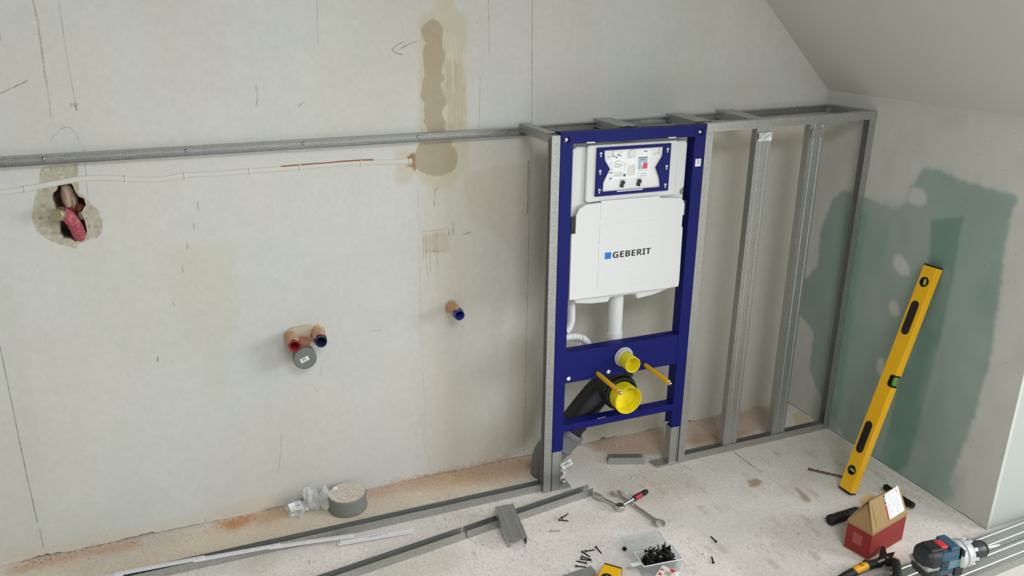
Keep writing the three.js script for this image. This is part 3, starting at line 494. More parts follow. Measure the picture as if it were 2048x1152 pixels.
    x.font = 'bold 22px sans-serif'; x.fillStyle = '#444'; for (let i = 0; i < 4; i++) { x.fillStyle = '#4a4c4e'; x.fillRect(620 + i * 42, 352, 22, 8); x.fillRect(650 + i * 30, 395, 14, 14); x.fillRect(650 + i * 30, 430, 12, 14); } bx(615, 392, 18, 18, '#b6b8b6'); bx(615, 426, 18, 18, '#b6b8b6'); bx(785, 230, 8, 12, '#cc3344'); bx(785, 260, 8, 14, '#cc3344'); bx(110, 448, 70, 6, '#777');
    st([460, 300], [480, 290]); st([500, 290], [520, 282]); st([490, 320], [490, 330]); bx(520, 300, 20, 60, '#c6c8c6');
  });
  const plateMat = std({ map: texOf(printC), roughness: .5 });
  const pg = new THREE.PlaneGeometry(.21, .13); const plate = part('service_plate', merge([rbox(.214, .134, .006, .002, 0, 0, -.0032)]), whitePlastic, t); plate.position.set(.2445, 1.0835, -.001);
  const pr = part('instruction_print', pg, plateMat, plate); pr.position.z = .0001;
  const disc = part('round_cover', lathe([[0, .003], [.0125, .0028], [.0135, .0015], [.0138, 0]], 32).rotateX(Math.PI / 2), whitePlastic, plate); disc.position.set(-.004, .046, .0002);
  for (const u of [-.078, .082]) { const m = part('lug', merge([box(.004, .016, .004, .008, 0, 0), box(.018, .004, .004, 0, -.008, 0)]), tankPlastic, plate); m.position.set(u, .05, .001); }
  for (const u of [-.032, .026]) { const m = part('rod_opening', rbox(.018, .02, .003, .001), steel, plate); m.position.set(u, -.04, .0012); const q = part('rod', merge([cyl(.0065, .0065, .006, 18).rotateX(Math.PI / 2), box(.011, .008, .004, -.003, -.009, 0), box(.004, .006, .004, 0, -.0125, 0)]), blackPlastic, m); q.position.set(-.001, .001, .0015); }
  const rt = part('tab', box(.09, .003, .002), whitePlastic, rim); rt.position.set(.235, 1.0195, .006);
  // flush pipe behind the carrier rail, bend and caps in front of it
  const fp = part('flush_pipe', merge([cyl(.0245, .0245, .2, 28).translate(.25, .572, -.066), cyl(.0275, .0275, .02, 28).translate(.25, .515, -.066)]), whitePlastic, t);
  const fb = part('flush_bend', lathe([[.024, 0], [.034, 0], [.034, .004], [.03, .005], [.029, .014], [.0265, .016], [.0245, .016]], 36).rotateX(Math.PI / 2), greyPipe.clone(), t); fb.material.color.set('#b9bcba'); fb.position.set(.25, .4605, .001);
  const ring = (ro, ri, L, fl, n = 40) => lathe([[ri, 0], [ro, 0], [ro, L - .002], [ro + fl, L - .0015], [ro + fl, L], [ri, L], [ri, .004]], n).rotateX(Math.PI / 2);
  const fc = part('flush_cap', merge([ring(.0262, .0242, .05, .0007), cyl(.0243, .0243, .003, 36).rotateX(Math.PI / 2).translate(0, 0, .004)]), yellowPlastic, t); fc.position.set(.25, .4565, .014);
  const dcap = part('drain_cap', merge([ring(.0478, .0454, .046, .0008), cyl(.0456, .0456, .003, 40).rotateX(Math.PI / 2).translate(0, 0, .006), new THREE.TorusGeometry(.034, .002, 8, 36).translate(0, 0, .008), ...[0, 1, 2, 3].map((k) => box(.02, .0025, .006, .034, 0, .01).rotateZ(k * Math.PI / 2 + .6))]), yellowPlastic, t); dcap.position.set(.25, .3225, .004);
  const db = merge([
    lathe([[.049, -.045], [.0575, -.045], [.0585, -.03], [.0585, -.012], [.062, -.011], [.062, -.004], [.0585, -.003], [.058, .008], [.0495, .009], [.049, -.04]], 40).rotateX(Math.PI / 2).translate(.25, .3255, 0),
    tube([[.25, .3255, -.02], [.25, .3255, -.06], [.242, .318, -.082], [.222, .298, -.094], [.18, .252, -.098], [.13, .192, -.1], [.094, .15, -.1]], .0475, 48, 28),
    ...[[.13, .193], [.113, .173]].map(([a, b]) => new THREE.TorusGeometry(.0485, .003, 8, 32).rotateY(Math.PI / 2).rotateZ(Math.atan2(.06, .05)).translate(a, b, -.1)),
    rbox(.03, .012, .02, .003, .285, .378, -.02), rbox(.02, .05, .05, .004, .2, .345, -.03)]);
  part('drain_bend', db, blackPlastic, t);
  // fixing rods with yellow sleeves
  for (const u of [.155, .335]) { const r = part('fixing_rod', lathe([[0, 0], [.0065, 0], [.0072, .01], [.0078, .145], [.0078, .148], [0, .148]], 20).rotateX(Math.PI / 2), amberPlastic, t); r.position.set(u, .4165, 0); const e = part('rod_tip', lathe([[0, .012], [.0035, .0118], [.0052, .009], [.0056, 0], [0, 0]], 16).rotateX(Math.PI / 2), steel, r); e.position.set(0, 0, .147); part('slot', box(.006, .0012, .001, 0, 0, .0122), blackSteel, e); }
  // white supply conduit left behind the frame
  part('supply_conduit', merge([tube([[.083, .7, -.064], [.086, .62, -.064], [.086, .585, -.064], [.078, .565, -.062], [.066, .553, -.06]], .0125, 30, 14), tube([[.062, .525, -.08], [.09, .522, -.082], [.125, .515, -.084], [.15, .5, -.084], [.17, .47, -.084]], .013, 30, 14), ...[0, 1, 2, 3].map((k) => new THREE.TorusGeometry(.0135, .0014, 6, 18).rotateY(Math.PI / 2).rotateZ(-.15).translate(.1 + k * .012, .52 - k * .003, -.083))]), whitePlastic, t);
  // height sticker on the right upright
  const sk = canvas(64, 76, (x) => { x.fillStyle = '#eef0f0'; x.fillRect(0, 0, 64, 76); x.fillStyle = '#1b1e3a'; x.fillRect(0, 0, 64, 2); x.font = 'bold 22px sans-serif'; x.fillText('1 m', 12, 26); x.beginPath(); x.moveTo(22, 36); x.lineTo(42, 36); x.lineTo(32, 54); x.fill(); });
  const stk = part('height_sticker', box(.0205, .0245, .0004), std({ map: texOf(sk), roughness: .6 }), t); stk.position.set(.479, 1.0885, .0009);
}

// ---------------------------------------------------------------- pipes and cable in the back wall
const crustMat = std({ color: '#c79c78', roughness: .95 }), crustGrey = std({ color: '#b9ad98', roughness: .95 });
// rough mound: a sphere patch pushed about by noise
function lump(rx, ry, rz, amp, s, det = 3) { const g = new THREE.IcosahedronGeometry(1, det), p = g.attributes.position; for (let i = 0; i < p.count; i++) { const a = p.getX(i), b = p.getY(i), c = p.getZ(i), k = 1 + amp * (fbm(a * 2.4 + s * 3.1 + 7, b * 2.4 + c * 1.7 + 11, s, 3) - .5) * 2; p.setXYZ(i, a * k * rx, b * k * ry, c * k * rz); } const q = plain(g); q.computeVertexNormals(); return q; }
// open sleeve with wall thickness, ragged front edge, along +z
function sleeve(r, ri, L, rag, s) {
  const g = lathe([[ri, -.01], [r, -.01], [r, L * .3], [r, L * .6], [r, L - .004], [r - .0006, L], [ri, L], [ri, L * .5], [ri, -.01]], 40).rotateX(Math.PI / 2), p = g.attributes.position;
  for (let i = 0; i < p.count; i++) if (p.getZ(i) > L - .006) p.setZ(i, p.getZ(i) + rag * (fbm(Math.atan2(p.getY(i), p.getX(i)) * 2 + 9, 1, s, 2) - .6));
  g.computeVertexNormals(); return g;
}
function crustTube(r, L, a0, a1, s) {   // plaster clinging to the upper side of a sleeve
  const g = new THREE.CylinderGeometry(r, r, L, 28, 14, true, a0, a1 - a0).rotateX(Math.PI / 2).translate(0, 0, L / 2), p = g.attributes.position;
  for (let i = 0; i < p.count; i++) { const a = Math.atan2(p.getY(i), p.getX(i)), z = p.getZ(i), k = .9 + .28 * fbm(a * 3 + 5, z * 90, s, 3); p.setX(i, p.getX(i) * k); p.setY(i, p.getY(i) * k); p.setZ(i, z * (.84 + .26 * vnoise(a * 1.6 + 3, 2, s + 4))); }
  g.computeVertexNormals(); return g;
}
crustMat.side = THREE.DoubleSide;
function stub(label, x, y, L, r, colour, inner, s, rag) {
  const t = thing('pipe_stub', label, 'pipe', [x, y, 0]);
  part('sleeve', sleeve(r, r - .0028, L, rag, s), std({ color: colour, roughness: .55 }), t);
  part('bore', cyl(r - .0028, r - .0028, .004, 28).rotateX(Math.PI / 2).translate(0, 0, .012), std({ color: inner, roughness: .8 }), t);
  part('plaster_crust', crustTube(r * 1.06, L * .92, Math.PI * .42, Math.PI * 1.6, s), crustMat, t);
  part('plaster_collar', lump(r * 1.35, r * 1.3, .008, .25, s), crustGrey, t);
  return t;
}
stub('red sleeved pipe stub crusted with tan plaster beside round grey cap', -.7765, .594, .09, .0168, '#b8343c', '#5a1416', 11, .004);
stub('dark blue sleeved pipe stub just right of round grey cap', -.6985, .594, .085, .018, '#3a3f66', '#0c0e1a', 12, .0015);
stub('lone blue sleeved pipe stub near the dark wall joint', -.2625, .619, .088, .0172, '#3d4f9c', '#10153a', 13, .003);
{
  const t = thing('drain_stub', 'capped grey drain stub with small white barcode sticker', 'pipe', [-.7485, .5455, 0]);
  part('pipe', cyl(.0305, .0305, .085, 36).rotateX(Math.PI / 2).translate(0, 0, .03), std({ color: '#b98a74', roughness: .9 }), t);
  const c = part('cap', lathe([[0, .012], [.027, .012], [.0295, .013], [.0335, .012], [.0345, .01], [.0345, -.012], [.032, -.014]], 44).rotateX(Math.PI / 2), std({ color: '#6f736b', roughness: .55 }), t); c.position.z = .068;
  const sc = canvas(96, 48, (x) => { x.fillStyle = '#e8e8e4'; x.fillRect(0, 0, 96, 48); x.fillStyle = '#3b3b3b'; for (let i = 0; i < 16; i++) if (hash(i, 3, 4) > .3) x.fillRect(22 + i * 3.4, 8, 1 + hash(i, 1, 2) * 2, 18); x.fillStyle = '#8a8a88'; x.fillRect(18, 32, 60, 3); x.fillRect(18, 38, 50, 3); x.fillRect(12, 10, 6, 16); });
  const s = part('sticker', box(.026, .014, .0004), std({ map: texOf(sc), roughness: .6 }), c); s.position.set(-.002, -.002, .0122); s.rotation.z = .38;
  part('plaster_crust', lump(.038, .036, .02, .3, 21), crustGrey, t).position.set(.002, .012, .002);
  const wb = scene.children.find((o) => o.name === 'wall_back');
  part('plaster_mound', lump(.06, .034, .017, .35, 23), crustGrey, wb).position.set(-.738, .586, 0);
  part('plaster_mound', lump(.03, .03, .03, .35, 24), std({ color: '#b48c78', roughness: .95 }), wb).position.set(-.745, .567, .004);
  part('brick_crumb', lump(.02, .017, .03, .3, 22), std({ color: '#b07a62', roughness: .95 }), t).position.set(.004, .03, .025);
}
{
  const t = thing('bent_pipe', 'red sleeved pipe bending out of the broken wall with nickel plug', 'pipe', [-1.326, 1.032, 0]);
  const c = new THREE.CatmullRomCurve3([V(.027, -.12, -.05), V(.028, -.09, -.024), V(.027, -.058, .004), V(.021, -.024, .026), V(.01, -.004, .036), V(.001, .001, .042)]);
  const g = new THREE.TubeGeometry(c, 40, .0165, 24), p = g.attributes.position, nn = g.attributes.normal;
  for (let i = 0; i < p.count; i++) { const k = .0025 * (fbm(p.getX(i) * 140 + 9, p.getY(i) * 140 + p.getZ(i) * 90, 6, 3) - .4); p.setXYZ(i, p.getX(i) + nn.getX(i) * k, p.getY(i) + nn.getY(i) * k, p.getZ(i) + nn.getZ(i) * k); } g.computeVertexNormals();
  const rc = canvas(256, 128, (x, w, h) => { x.fillStyle = '#a04450'; x.fillRect(0, 0, w, h); for (let i = 0; i < 260; i++) { x.fillStyle = ['rgba(220,190,182,.4)', 'rgba(140,44,54,.4)', 'rgba(190,120,120,.45)'][i % 3]; x.beginPath(); x.ellipse(rr(0, w), rr(0, h), rr(2, 9), rr(1, 4), rr(0, 3), 0, 7); x.fill(); } });
  part('sleeve', g, std({ map: texOf(rc), roughness: .6 }), t);
  const cap = part('plug', lathe([[0, .022], [.0125, .022], [.0148, .0205], [.0156, .017], [.0156, 0], [.018, -.001], [.0185, -.006], [0, -.008]], 36).rotateX(Math.PI / 2), std({ color: '#b9ae90', metalness: .9, roughness: .3 }), t); cap.position.set(0, .001, .044); cap.rotation.set(-.12, -.32, 0);
}
{
  const pts = [[-1.62, 1.078], [-1.53, 1.083], [-1.459, 1.09], [-1.402, 1.095], [-1.33, 1.105], [-1.26, 1.113], [-1.197, 1.109], [-1.14, 1.101], [-1.08, 1.098], [-1.018, 1.104], [-.93, 1.103], [-.847, 1.104], [-.77, 1.105], [-.709, 1.106], [-.62, 1.108], [-.533, 1.108], [-.45, 1.105], [-.378, 1.104]];
  const t = thing('wall_cable', 'pale flat cable clipped along the wall below the rail', 'cable');
  part('cable', tube(pts.map(([a, b]) => [a, b, 0]), .0074, 160, 12).scale(1, 1, .4), std({ color: '#cfcec4', roughness: .85 }), t);
  part('rust_streak', tube([[-.762, 1.1115, 0], [-.72, 1.1125, 0], [-.68, 1.1135, 0], [-.64, 1.1135, 0], [-.59, 1.115, 0], [-.535, 1.1155, 0], [-.495, 1.1145, 0]], .0024, 60, 7), std({ color: '#9c5f40', roughness: .95 }), t);
  for (const [a, b] of [[-1.402, 1.095], [-1.165, 1.105], [-1.018, 1.104], [-.847, 1.104], [-.709, 1.106], [-.533, 1.108], [-.385, 1.104]]) { const m = part('clip', rbox(.004, .018, .009, .0012), std({ color: '#d6d5cb', roughness: .7 }), t); m.position.set(a, b, .0004); }
}
{
  // grey soil pipe rising from the floor into the black bend
  const t = thing('soil_pipe', 'grey drain elbow rising from the floor beside left leg of blue frame', 'pipe');
  const c = [[.032, 0, .136], [.032, .045, .136], [.036, .075, .138], [.05, .098, .141], [.07, .118, .143], [.088, .14, .144]];
  part('elbow', tube(c, .053, 40, 32), greyPipe, t);
  const dir = V(.05, .06, .002).normalize(), q = new THREE.Quaternion().setFromUnitVectors(Y, dir);
  const sock = part('socket', lathe([[.0535, -.005], [.0575, -.004], [.058, .0], [.056, .004], [.0565, .022], [.0578, .024], [.0578, .046], [.0612, .049], [.0618, .056], [.0618, .066], [.059, .069], [.05, .069]], 44), greyPipe, t); sock.position.set(.068, .117, .143); sock.quaternion.copy(q);
  part('floor_collar', new THREE.TorusGeometry(.058, .005, 10, 44).rotateX(Math.PI / 2), std({ color: '#cfc6b4', roughness: .9 }), t).position.set(.032, .004, .136);
  const lc = canvas(64, 64, (x) => { x.fillStyle = '#dcdeda'; x.fillRect(0, 0, 64, 64); x.fillStyle = '#77797a'; for (let i = 0; i < 4; i++) x.fillRect(8 + i * 13, 18 + (i % 2) * 5, 9, 12); });
  const lg2 = new THREE.PlaneGeometry(.036, .026, 8, 4), lp = lg2.attributes.position; for (let i = 0; i < lp.count; i++) lp.setZ(i, .008 * Math.sin(lp.getX(i) * 110)); lg2.computeVertexNormals();
  const l = part('label', lg2, std({ map: texOf(lc), roughness: .6, side: THREE.DoubleSide }), t); l.position.set(.083, .06, .192); l.rotation.set(-.2, .2, .55);
  const film = part('torn_film', merge([0, 1, 2, 3].map((k) => tube([[.0, 0, 0], [.012, .014 - k * .004, .004], [.018, .03 - k * .006, -.002], [.006, .04 - k * .003, .003]], .0016, 16, 5).rotateZ(-.3 + k * .25))), phy({ color: '#eef0ee', roughness: .2, transmission: .35, thickness: 0 }), t); film.position.set(.062, .008, .185);
}

// ---------------------------------------------------------------- on the floor by the wall
{
  const t = thing('drain_plug', 'round grey drain plug dusted with white plaster', 'drain plug', [-.652, 0, .077]);
  part('body', lathe([[0, 0], [.06, 0], [.0625, .002], [.0632, .008], [.0615, .01], [.0615, .05], [.061, .053], [.058, .0545], [0, .0545]], 56), std({ color: '#7f8079', roughness: .6 }), t);
  const dc = canvas(256, 256, (x, w, h) => { x.fillStyle = '#d9cfbf'; x.fillRect(0, 0, w, h); for (let i = 0; i < 900; i++) { x.fillStyle = ['rgba(150,138,122,.6)', 'rgba(236,228,214,.7)', 'rgba(178,166,150,.5)', 'rgba(120,112,100,.35)'][i % 4]; const r = rr(1, 6); x.beginPath(); x.ellipse(rr(0, w), rr(0, h), r, r * rr(.3, .8), rr(-.4, .4), 0, 7); x.fill(); } });
  const dg = new THREE.CircleGeometry(.0585, 48, 0, Math.PI * 2).rotateX(-Math.PI / 2).translate(0, .0553, 0);
  part('plaster_dust', dg, std({ map: texOf(dc), roughness: .95 }), t);
  part('plaster_crumb', lump(.007, .004, .005, .4, 31, 2), white, t).position.set(-.032, .057, -.035);
}
{
  const m = part('metal_tube', merge([cyl(.0085, .0085, .16, 20).rotateZ(Math.PI / 2), new THREE.TorusGeometry(.0085, .0012, 6, 20).rotateY(Math.PI / 2).translate(-.079, 0, 0), cyl(.009, .009, .012, 20).rotateZ(Math.PI / 2).translate(-.07, 0, 0)]), std({ color: '#8b8d86', roughness: .5, metalness: .3 }), scene); m.position.set(-.712, .0105, .0115); m.rotation.z = .02;
  tag(m, 'short grey tube lying against the wall behind plastic bags', 'tube');
}
{
  const film = phy({ color: '#f6f8f6', roughness: .3, transmission: .72, flatShading: true, thickness: 0, side: THREE.DoubleSide, specularIntensity: 1 });
  const bag = (w, h, d, s) => { const g = plain(new THREE.IcosahedronGeometry(1, 3)), p = g.attributes.position; for (let i = 0; i < p.count; i++) { const a = p.getX(i), b = p.getY(i), c = p.getZ(i); const f = Math.abs(fbm(a * 1.5 + s, b * 1.5 + c * 1.4, s, 2) - .5) * 2, k = .7 + 1.1 * f; p.setXYZ(i, a * k * w, Math.max(-.92, b * k) * h, c * k * d); } g.computeVertexNormals(); return g; };
  let t = thing('plastic_bag', 'flat clear bag holding a white card with small black square', 'bag', [-.812, 0, .052], .3);
  part('film', bag(.034, .017, .028, 41), film, t).position.y = .0165;
  const cc = canvas(96, 72, (x) => { x.fillStyle = '#eeeeea'; x.fillRect(0, 0, 96, 72); x.fillStyle = '#222'; x.fillRect(58, 30, 15, 15); x.fillStyle = '#eee'; x.fillRect(63, 35, 5, 5); x.fillStyle = '#777'; x.fillRect(50, 8, 36, 3); x.fillRect(50, 14, 30, 3); });
  const cd = part('card', rbox(.044, .0012, .03, .0005), std({ map: texOf(cc), roughness: .7 }), t); cd.position.set(-.002, .03, .004); cd.rotation.set(.5, 0, -.1);
  t = thing('plastic_bag', 'upright crumpled clear bag leaning beside the drain plug', 'bag', [-.752, 0, .06], -.2);
  part('film', merge([bag(.026, .042, .024, 47), bag(.018, .034, .014, 53).translate(.028, .008, .008), bag(.016, .026, .012, 59).translate(-.022, .018, -.004)]), film, t).position.y = .0395;
}
// ---------------------------------------------------------------- loose profiles and ruler
{
  // loose channel with a notch nipped out of its rear flange
  const A = V(.122, .0008, .2985), B = V(-1.0, .0008, .4555), z = B.clone().sub(A).normalize(), len = B.distanceTo(A), x = Y.clone().cross(z);
  const t = thing('loose_channel', 'loose galvanised floor channel with a nipped notch lying askew', 'metal profile', [A.x, A.y, A.z]);
  const cut = .473;
  const m = part('channel', merge([UD(cut), UD(len - cut - .007).translate(0, 0, cut + .007), box(.028, T, .012, 0, T / 2, cut + .003)]), galv, t, M3(V(0, 0, 0), x, Y, z));
  part('bent_lip', slab(shapeOf([0, .004, .012, .027, .0, .027]), .001).rotateY(Math.PI / 2), galv, t, M3(V(0, 0, 0).addScaledVector(z, cut).addScaledVector(x, .014), z, Y, x));
}
{
  const t = profile('ribbed_offcut', 'short ribbed profile offcut lying across the loose channel', CD, galv, [-.207, .0605, .336], [-.219, .0345, .48], [0, -1, 0]);
}
profile('channel_offcut', 'tiny channel offcut on the floor inside the blue frame', UD, galv, [.269, .0008, .1485], [.391, .0008, .1945], [0, 1, 0]);
profile('channel_offcut', 'bright ribbed channel offcut beside the scattered black screws', UD, knurl, [-.066, .0275, .676], [-.36, .0275, .70], [0, -1, 0]);
{
  const rc = canvas(1024, 96, (x, w, h) => {
    x.fillStyle = '#e6e4e4'; x.fillRect(0, 0, w, h);
    for (let i = 0; i < 96; i++) { x.fillStyle = '#8d8d92'; x.fillRect(i * 10.67, 0, i % 4 === 0 ? 5 : 3, i % 4 === 0 ? 30 : 14); }
    x.font = 'bold 30px sans-serif'; x.fillStyle = '#77777d'; for (let i = 1; i < 24; i++) x.fillText(String(i % 10), i * 42.67 - 24, 56);
    x.fillStyle = '#3a3a3e'; x.fillRect(930, 24, 14, 12);
  });
  const rm = std({ map: texOf(rc), roughness: .55 }), rw = std({ color: '#e2e0e0', roughness: .55 });
  const t = thing('folding_rule', 'opened white folding rule lying on the long floor channel', 'folding rule');
  const seg = (x0, z0, x1, z1, y) => { const L = Math.hypot(x1 - x0, z1 - z0), g = box(L, .003, .0155), u = g.attributes.uv, p = g.attributes.position; const m = part('leaf', g, rm, t); m.position.set((x0 + x1) / 2, y, (z0 + z1) / 2); m.rotation.y = -Math.atan2(z1 - z0, x1 - x0); return m; };
  const a = seg(-.715, .2765, -.497, .3015, .0225); a.rotation.z = .012;
  part('leaf', box(.222, .003, .0155), rw, t, new THREE.Matrix4().compose(V(-.612, .0188, .2925), new THREE.Quaternion().setFromEuler(new THREE.Euler(0, -.112, .01)), V(1, 1, 1)));
  seg(-.915, .240, -.672, .2735, .0295); seg(-1.125, .2235, -.885, .2425, .0325); seg(-1.335, .2105, -1.095, .2245, .0355); seg(-1.55, .1995, -1.31, .2115, .0325);
  const lc = canvas(256, 40, (x) => { x.fillStyle = '#e6e4e4'; x.fillRect(0, 0, 256, 40); x.fillStyle = '#c8506a'; x.beginPath(); x.ellipse(12, 20, 7, 8, 0, 0, 7); x.fill(); x.beginPath(); x.ellipse(36, 18, 10, 7, 0, 0, 7); x.fill(); x.font = 'bold 34px sans-serif'; x.fillStyle = '#2a2a2c'; x.fillText('unou', 54, 31); x.fillRect(148, 10, 7, 20); x.fillRect(162, 12, 7, 18); x.fillRect(172, 26, 62, 5); x.fillRect(226, 12, 10, 18); });
  const pr = part('printed_name', box(.075, .0003, .0085), std({ map: texOf(lc), roughness: .6 }), a); pr.position.set(.0, .0017, .0025);
}
// ---------------------------------------------------------------- screws
const screwGeo = (() => { const pr = [[0, 0], [.0041, 0], [.0041, .0006], [.002, .0042]]; for (let i = 0; i < 9; i++) pr.push([.0022, .005 + i * .0028], [.0014, .0064 + i * .0028]); pr.push([.0012, .0305], [0, .0345]); return lathe(pr, 9).rotateZ(-Math.PI / 2); })();
const zinc = std({ color: '#a89f90', metalness: .7, roughness: .4 });
const looseScrews = [
  [[.002, .564], [.005, .598], 'lone black screw lying to the right of scattered screw pile'], [[-.038, .57], [-.008, .572], 0], [[-.047, .568], [-.034, .598], 0], [[-.059, .587], [-.037, .609], 0], [[-.067, .597], [-.038, .613], 0], [[-.059, .6205], [-.088, .591], 0], [[-.095, .62], [-.0655, .634], 'black screw half under the bright channel offcut'],
  [[-.033, .395], [-.006, .385], 'black screw of the crossed pair below loose channel, pointing up'], [[-.044, .3985], [-.017, .412], 'black screw of the crossed pair below loose channel, lying flat'], [[-.093, .442], [-.063, .448], 'pale zinc screw lying alone between ribbed offcut and wrench'], [[.357, .677], [.36, .647], 'black screw on bare floor right of screw tub, far one'], [[.29, .757], [.303, .732], 'black screw on bare floor right of screw tub, near one']];
looseScrews.forEach(([a, b, lab], i) => {
  const m = part('drywall_screw', screwGeo, i === 9 ? zinc : blackSteel, scene); const y = i === 7 ? .0055 : .0042;
  m.position.set(a[0], y, a[1]); m.rotation.order = 'YZX'; m.rotation.y = -Math.atan2(b[1] - a[1], b[0] - a[0]); m.rotation.z = i === 7 ? .02 : -.09;
  tag(m, lab || 'black drywall screw in the scattered pile above bright channel offcut', 'screw', lab ? undefined : 'scattered black screws'); 
});
// ---------------------------------------------------------------- spanner and ratchet
function along(name, label, cat, a, b, y) { const t = thing(name, label, cat, [a[0], y, a[1]]); t.rotation.y = -Math.atan2(b[1] - a[1], b[0] - a[0]); return [t, Math.hypot(b[0] - a[0], b[1] - a[1])]; }
{
  const [t, L] = along('open_spanner', 'double open-ended steel spanner under the ratchet', 'spanner', [.2, .338], [.243, .533], .0012);
  const head = (r, gap, a) => { const s = new THREE.Shape(), n = 30; const half = Math.asin(gap / r); for (let i = 0; i <= n; i++) { const q = half + (Math.PI * 2 - 2 * half) * i / n; i ? s.lineTo(Math.cos(q + a) * r, Math.sin(q + a) * r) : s.moveTo(Math.cos(q + a) * r, Math.sin(q + a) * r); } const ca = Math.cos(a), sa = Math.sin(a); for (const [u, v] of [[-.1 * r, -gap], [-.42 * r, -gap * .55], [-.42 * r, gap * .55], [-.1 * r, gap]]) s.lineTo(u * ca - v * sa, u * sa + v * ca); s.closePath(); return slab(s, .0055, .0012); };
  const g = merge([head(.019, .0085, Math.PI - .35), head(.0205, .0095, -.3).translate(L, 0, 0), slab(shapeOf([.014, -.006, .03, -.0065, L - .03, -.0075, L - .014, -.011, L - .014, .011, L - .03, .0075, .03, .0065, .014, .006]), .005, .0014).translate(0, 0, .0004), box(.006, .004, .0008, L * .78, 0, .0062)]).rotateX(-Math.PI / 2);
  part('spanner_body', g, dullSteel, t);
}
{
  const t = thing('ratchet', 'chrome ratchet with red and black grip and socket extension', 'ratchet', [.163, .0155, .424]);
  const hd = V(.061, .002, -.022), he = V(.128, .004, -.042), ex = V(-.029, -.0035, -.07);
  part('head', merge([lathe([[0, .009], [.012, .009], [.0155, .006], [.0158, -.006], [.013, -.0085], [0, -.0085]], 30)]), steel, t);
  part('selector', merge([new THREE.TorusGeometry(.007, .0016, 6, 20, 4).rotateX(-Math.PI / 2).translate(0, .0095, 0), rbox(.004, .002, .011, .0008, .004, .0098, 0)]), blackPlastic, t);
  const shaft = (a, b, r1, r2, n = 18) => { const d = b.clone().sub(a), L = d.length(); return cyl(r2, r1, L, n).applyQuaternion(new THREE.Quaternion().setFromUnitVectors(Y, d.normalize())).translate((a.x + b.x) / 2, (a.y + b.y) / 2, (a.z + b.z) / 2); };
  part('shaft', shaft(V(.008, .0015, -.004), hd, .0052, .0062), steel, t);
  const q = new THREE.Quaternion().setFromUnitVectors(Y, he.clone().sub(hd).normalize());
  const gr = part('grip', lathe([[.0062, 0], [.0082, .004], [.0092, .02], [.0084, .04], [.0092, .058], [.007, .068], [0, .07]], 22), blackRubber, t); gr.position.copy(hd); gr.quaternion.copy(q);
  const rd = part('grip_inlay', new THREE.CylinderGeometry(.0095, .0095, .03, 18, 1, true, .2, 2.6).translate(0, .022, 0), std({ color: '#b3242f', roughness: .5, side: THREE.DoubleSide }), gr); rd.rotation.y = -1.2;
  part('extension', shaft(V(-.004, -.001, -.01), ex, .0052, .0052), steel, t);
  const so = V(-.041, -.0038, -.098); part('socket', merge([shaft(ex.clone().add(V(.006, 0, .012)), ex, .0072, .0072, 16), shaft(ex, so, .0098, .0105, 22)]), dullSteel, t);
}
{
  const m = part('hex_nut', slab(shapeOf([0, 1, 2, 3, 4, 5].flatMap((k) => [Math.cos(k * Math.PI / 3) * .0062, Math.sin(k * Math.PI / 3) * .0062]), [holeAt(0, 0, .0028)]), .008, .0008), blackSteel, scene); m.position.set(.0755, .0055, .602); m.rotation.set(0, .5, 0);
  tag(m, 'small dark hex nut beside the clear screw tub', 'nut');
}
{
  const [t, L] = along('drill_bit', 'rusty masonry drill bit lying near the spirit level', 'drill bit', [.912, .456], [1.002, .556], .0046);
  const g = new THREE.BoxGeometry(L, .0075, .0045, 70, 3, 3), p = g.attributes.position; for (let i = 0; i < p.count; i++) { const x = p.getX(i), a = x * 170, y = p.getY(i), z = p.getZ(i); p.setXYZ(i, x + L / 2, y * Math.cos(a) - z * Math.sin(a), y * Math.sin(a) + z * Math.cos(a)); } g.computeVertexNormals();
  part('flute', g, std({ color: '#6d5b40', metalness: .5, roughness: .55 }), t); part('carbide_tip', box(.006, .0085, .002, -.002, 0, 0), std({ color: '#4c4436', metalness: .6, roughness: .5 }), t);
}
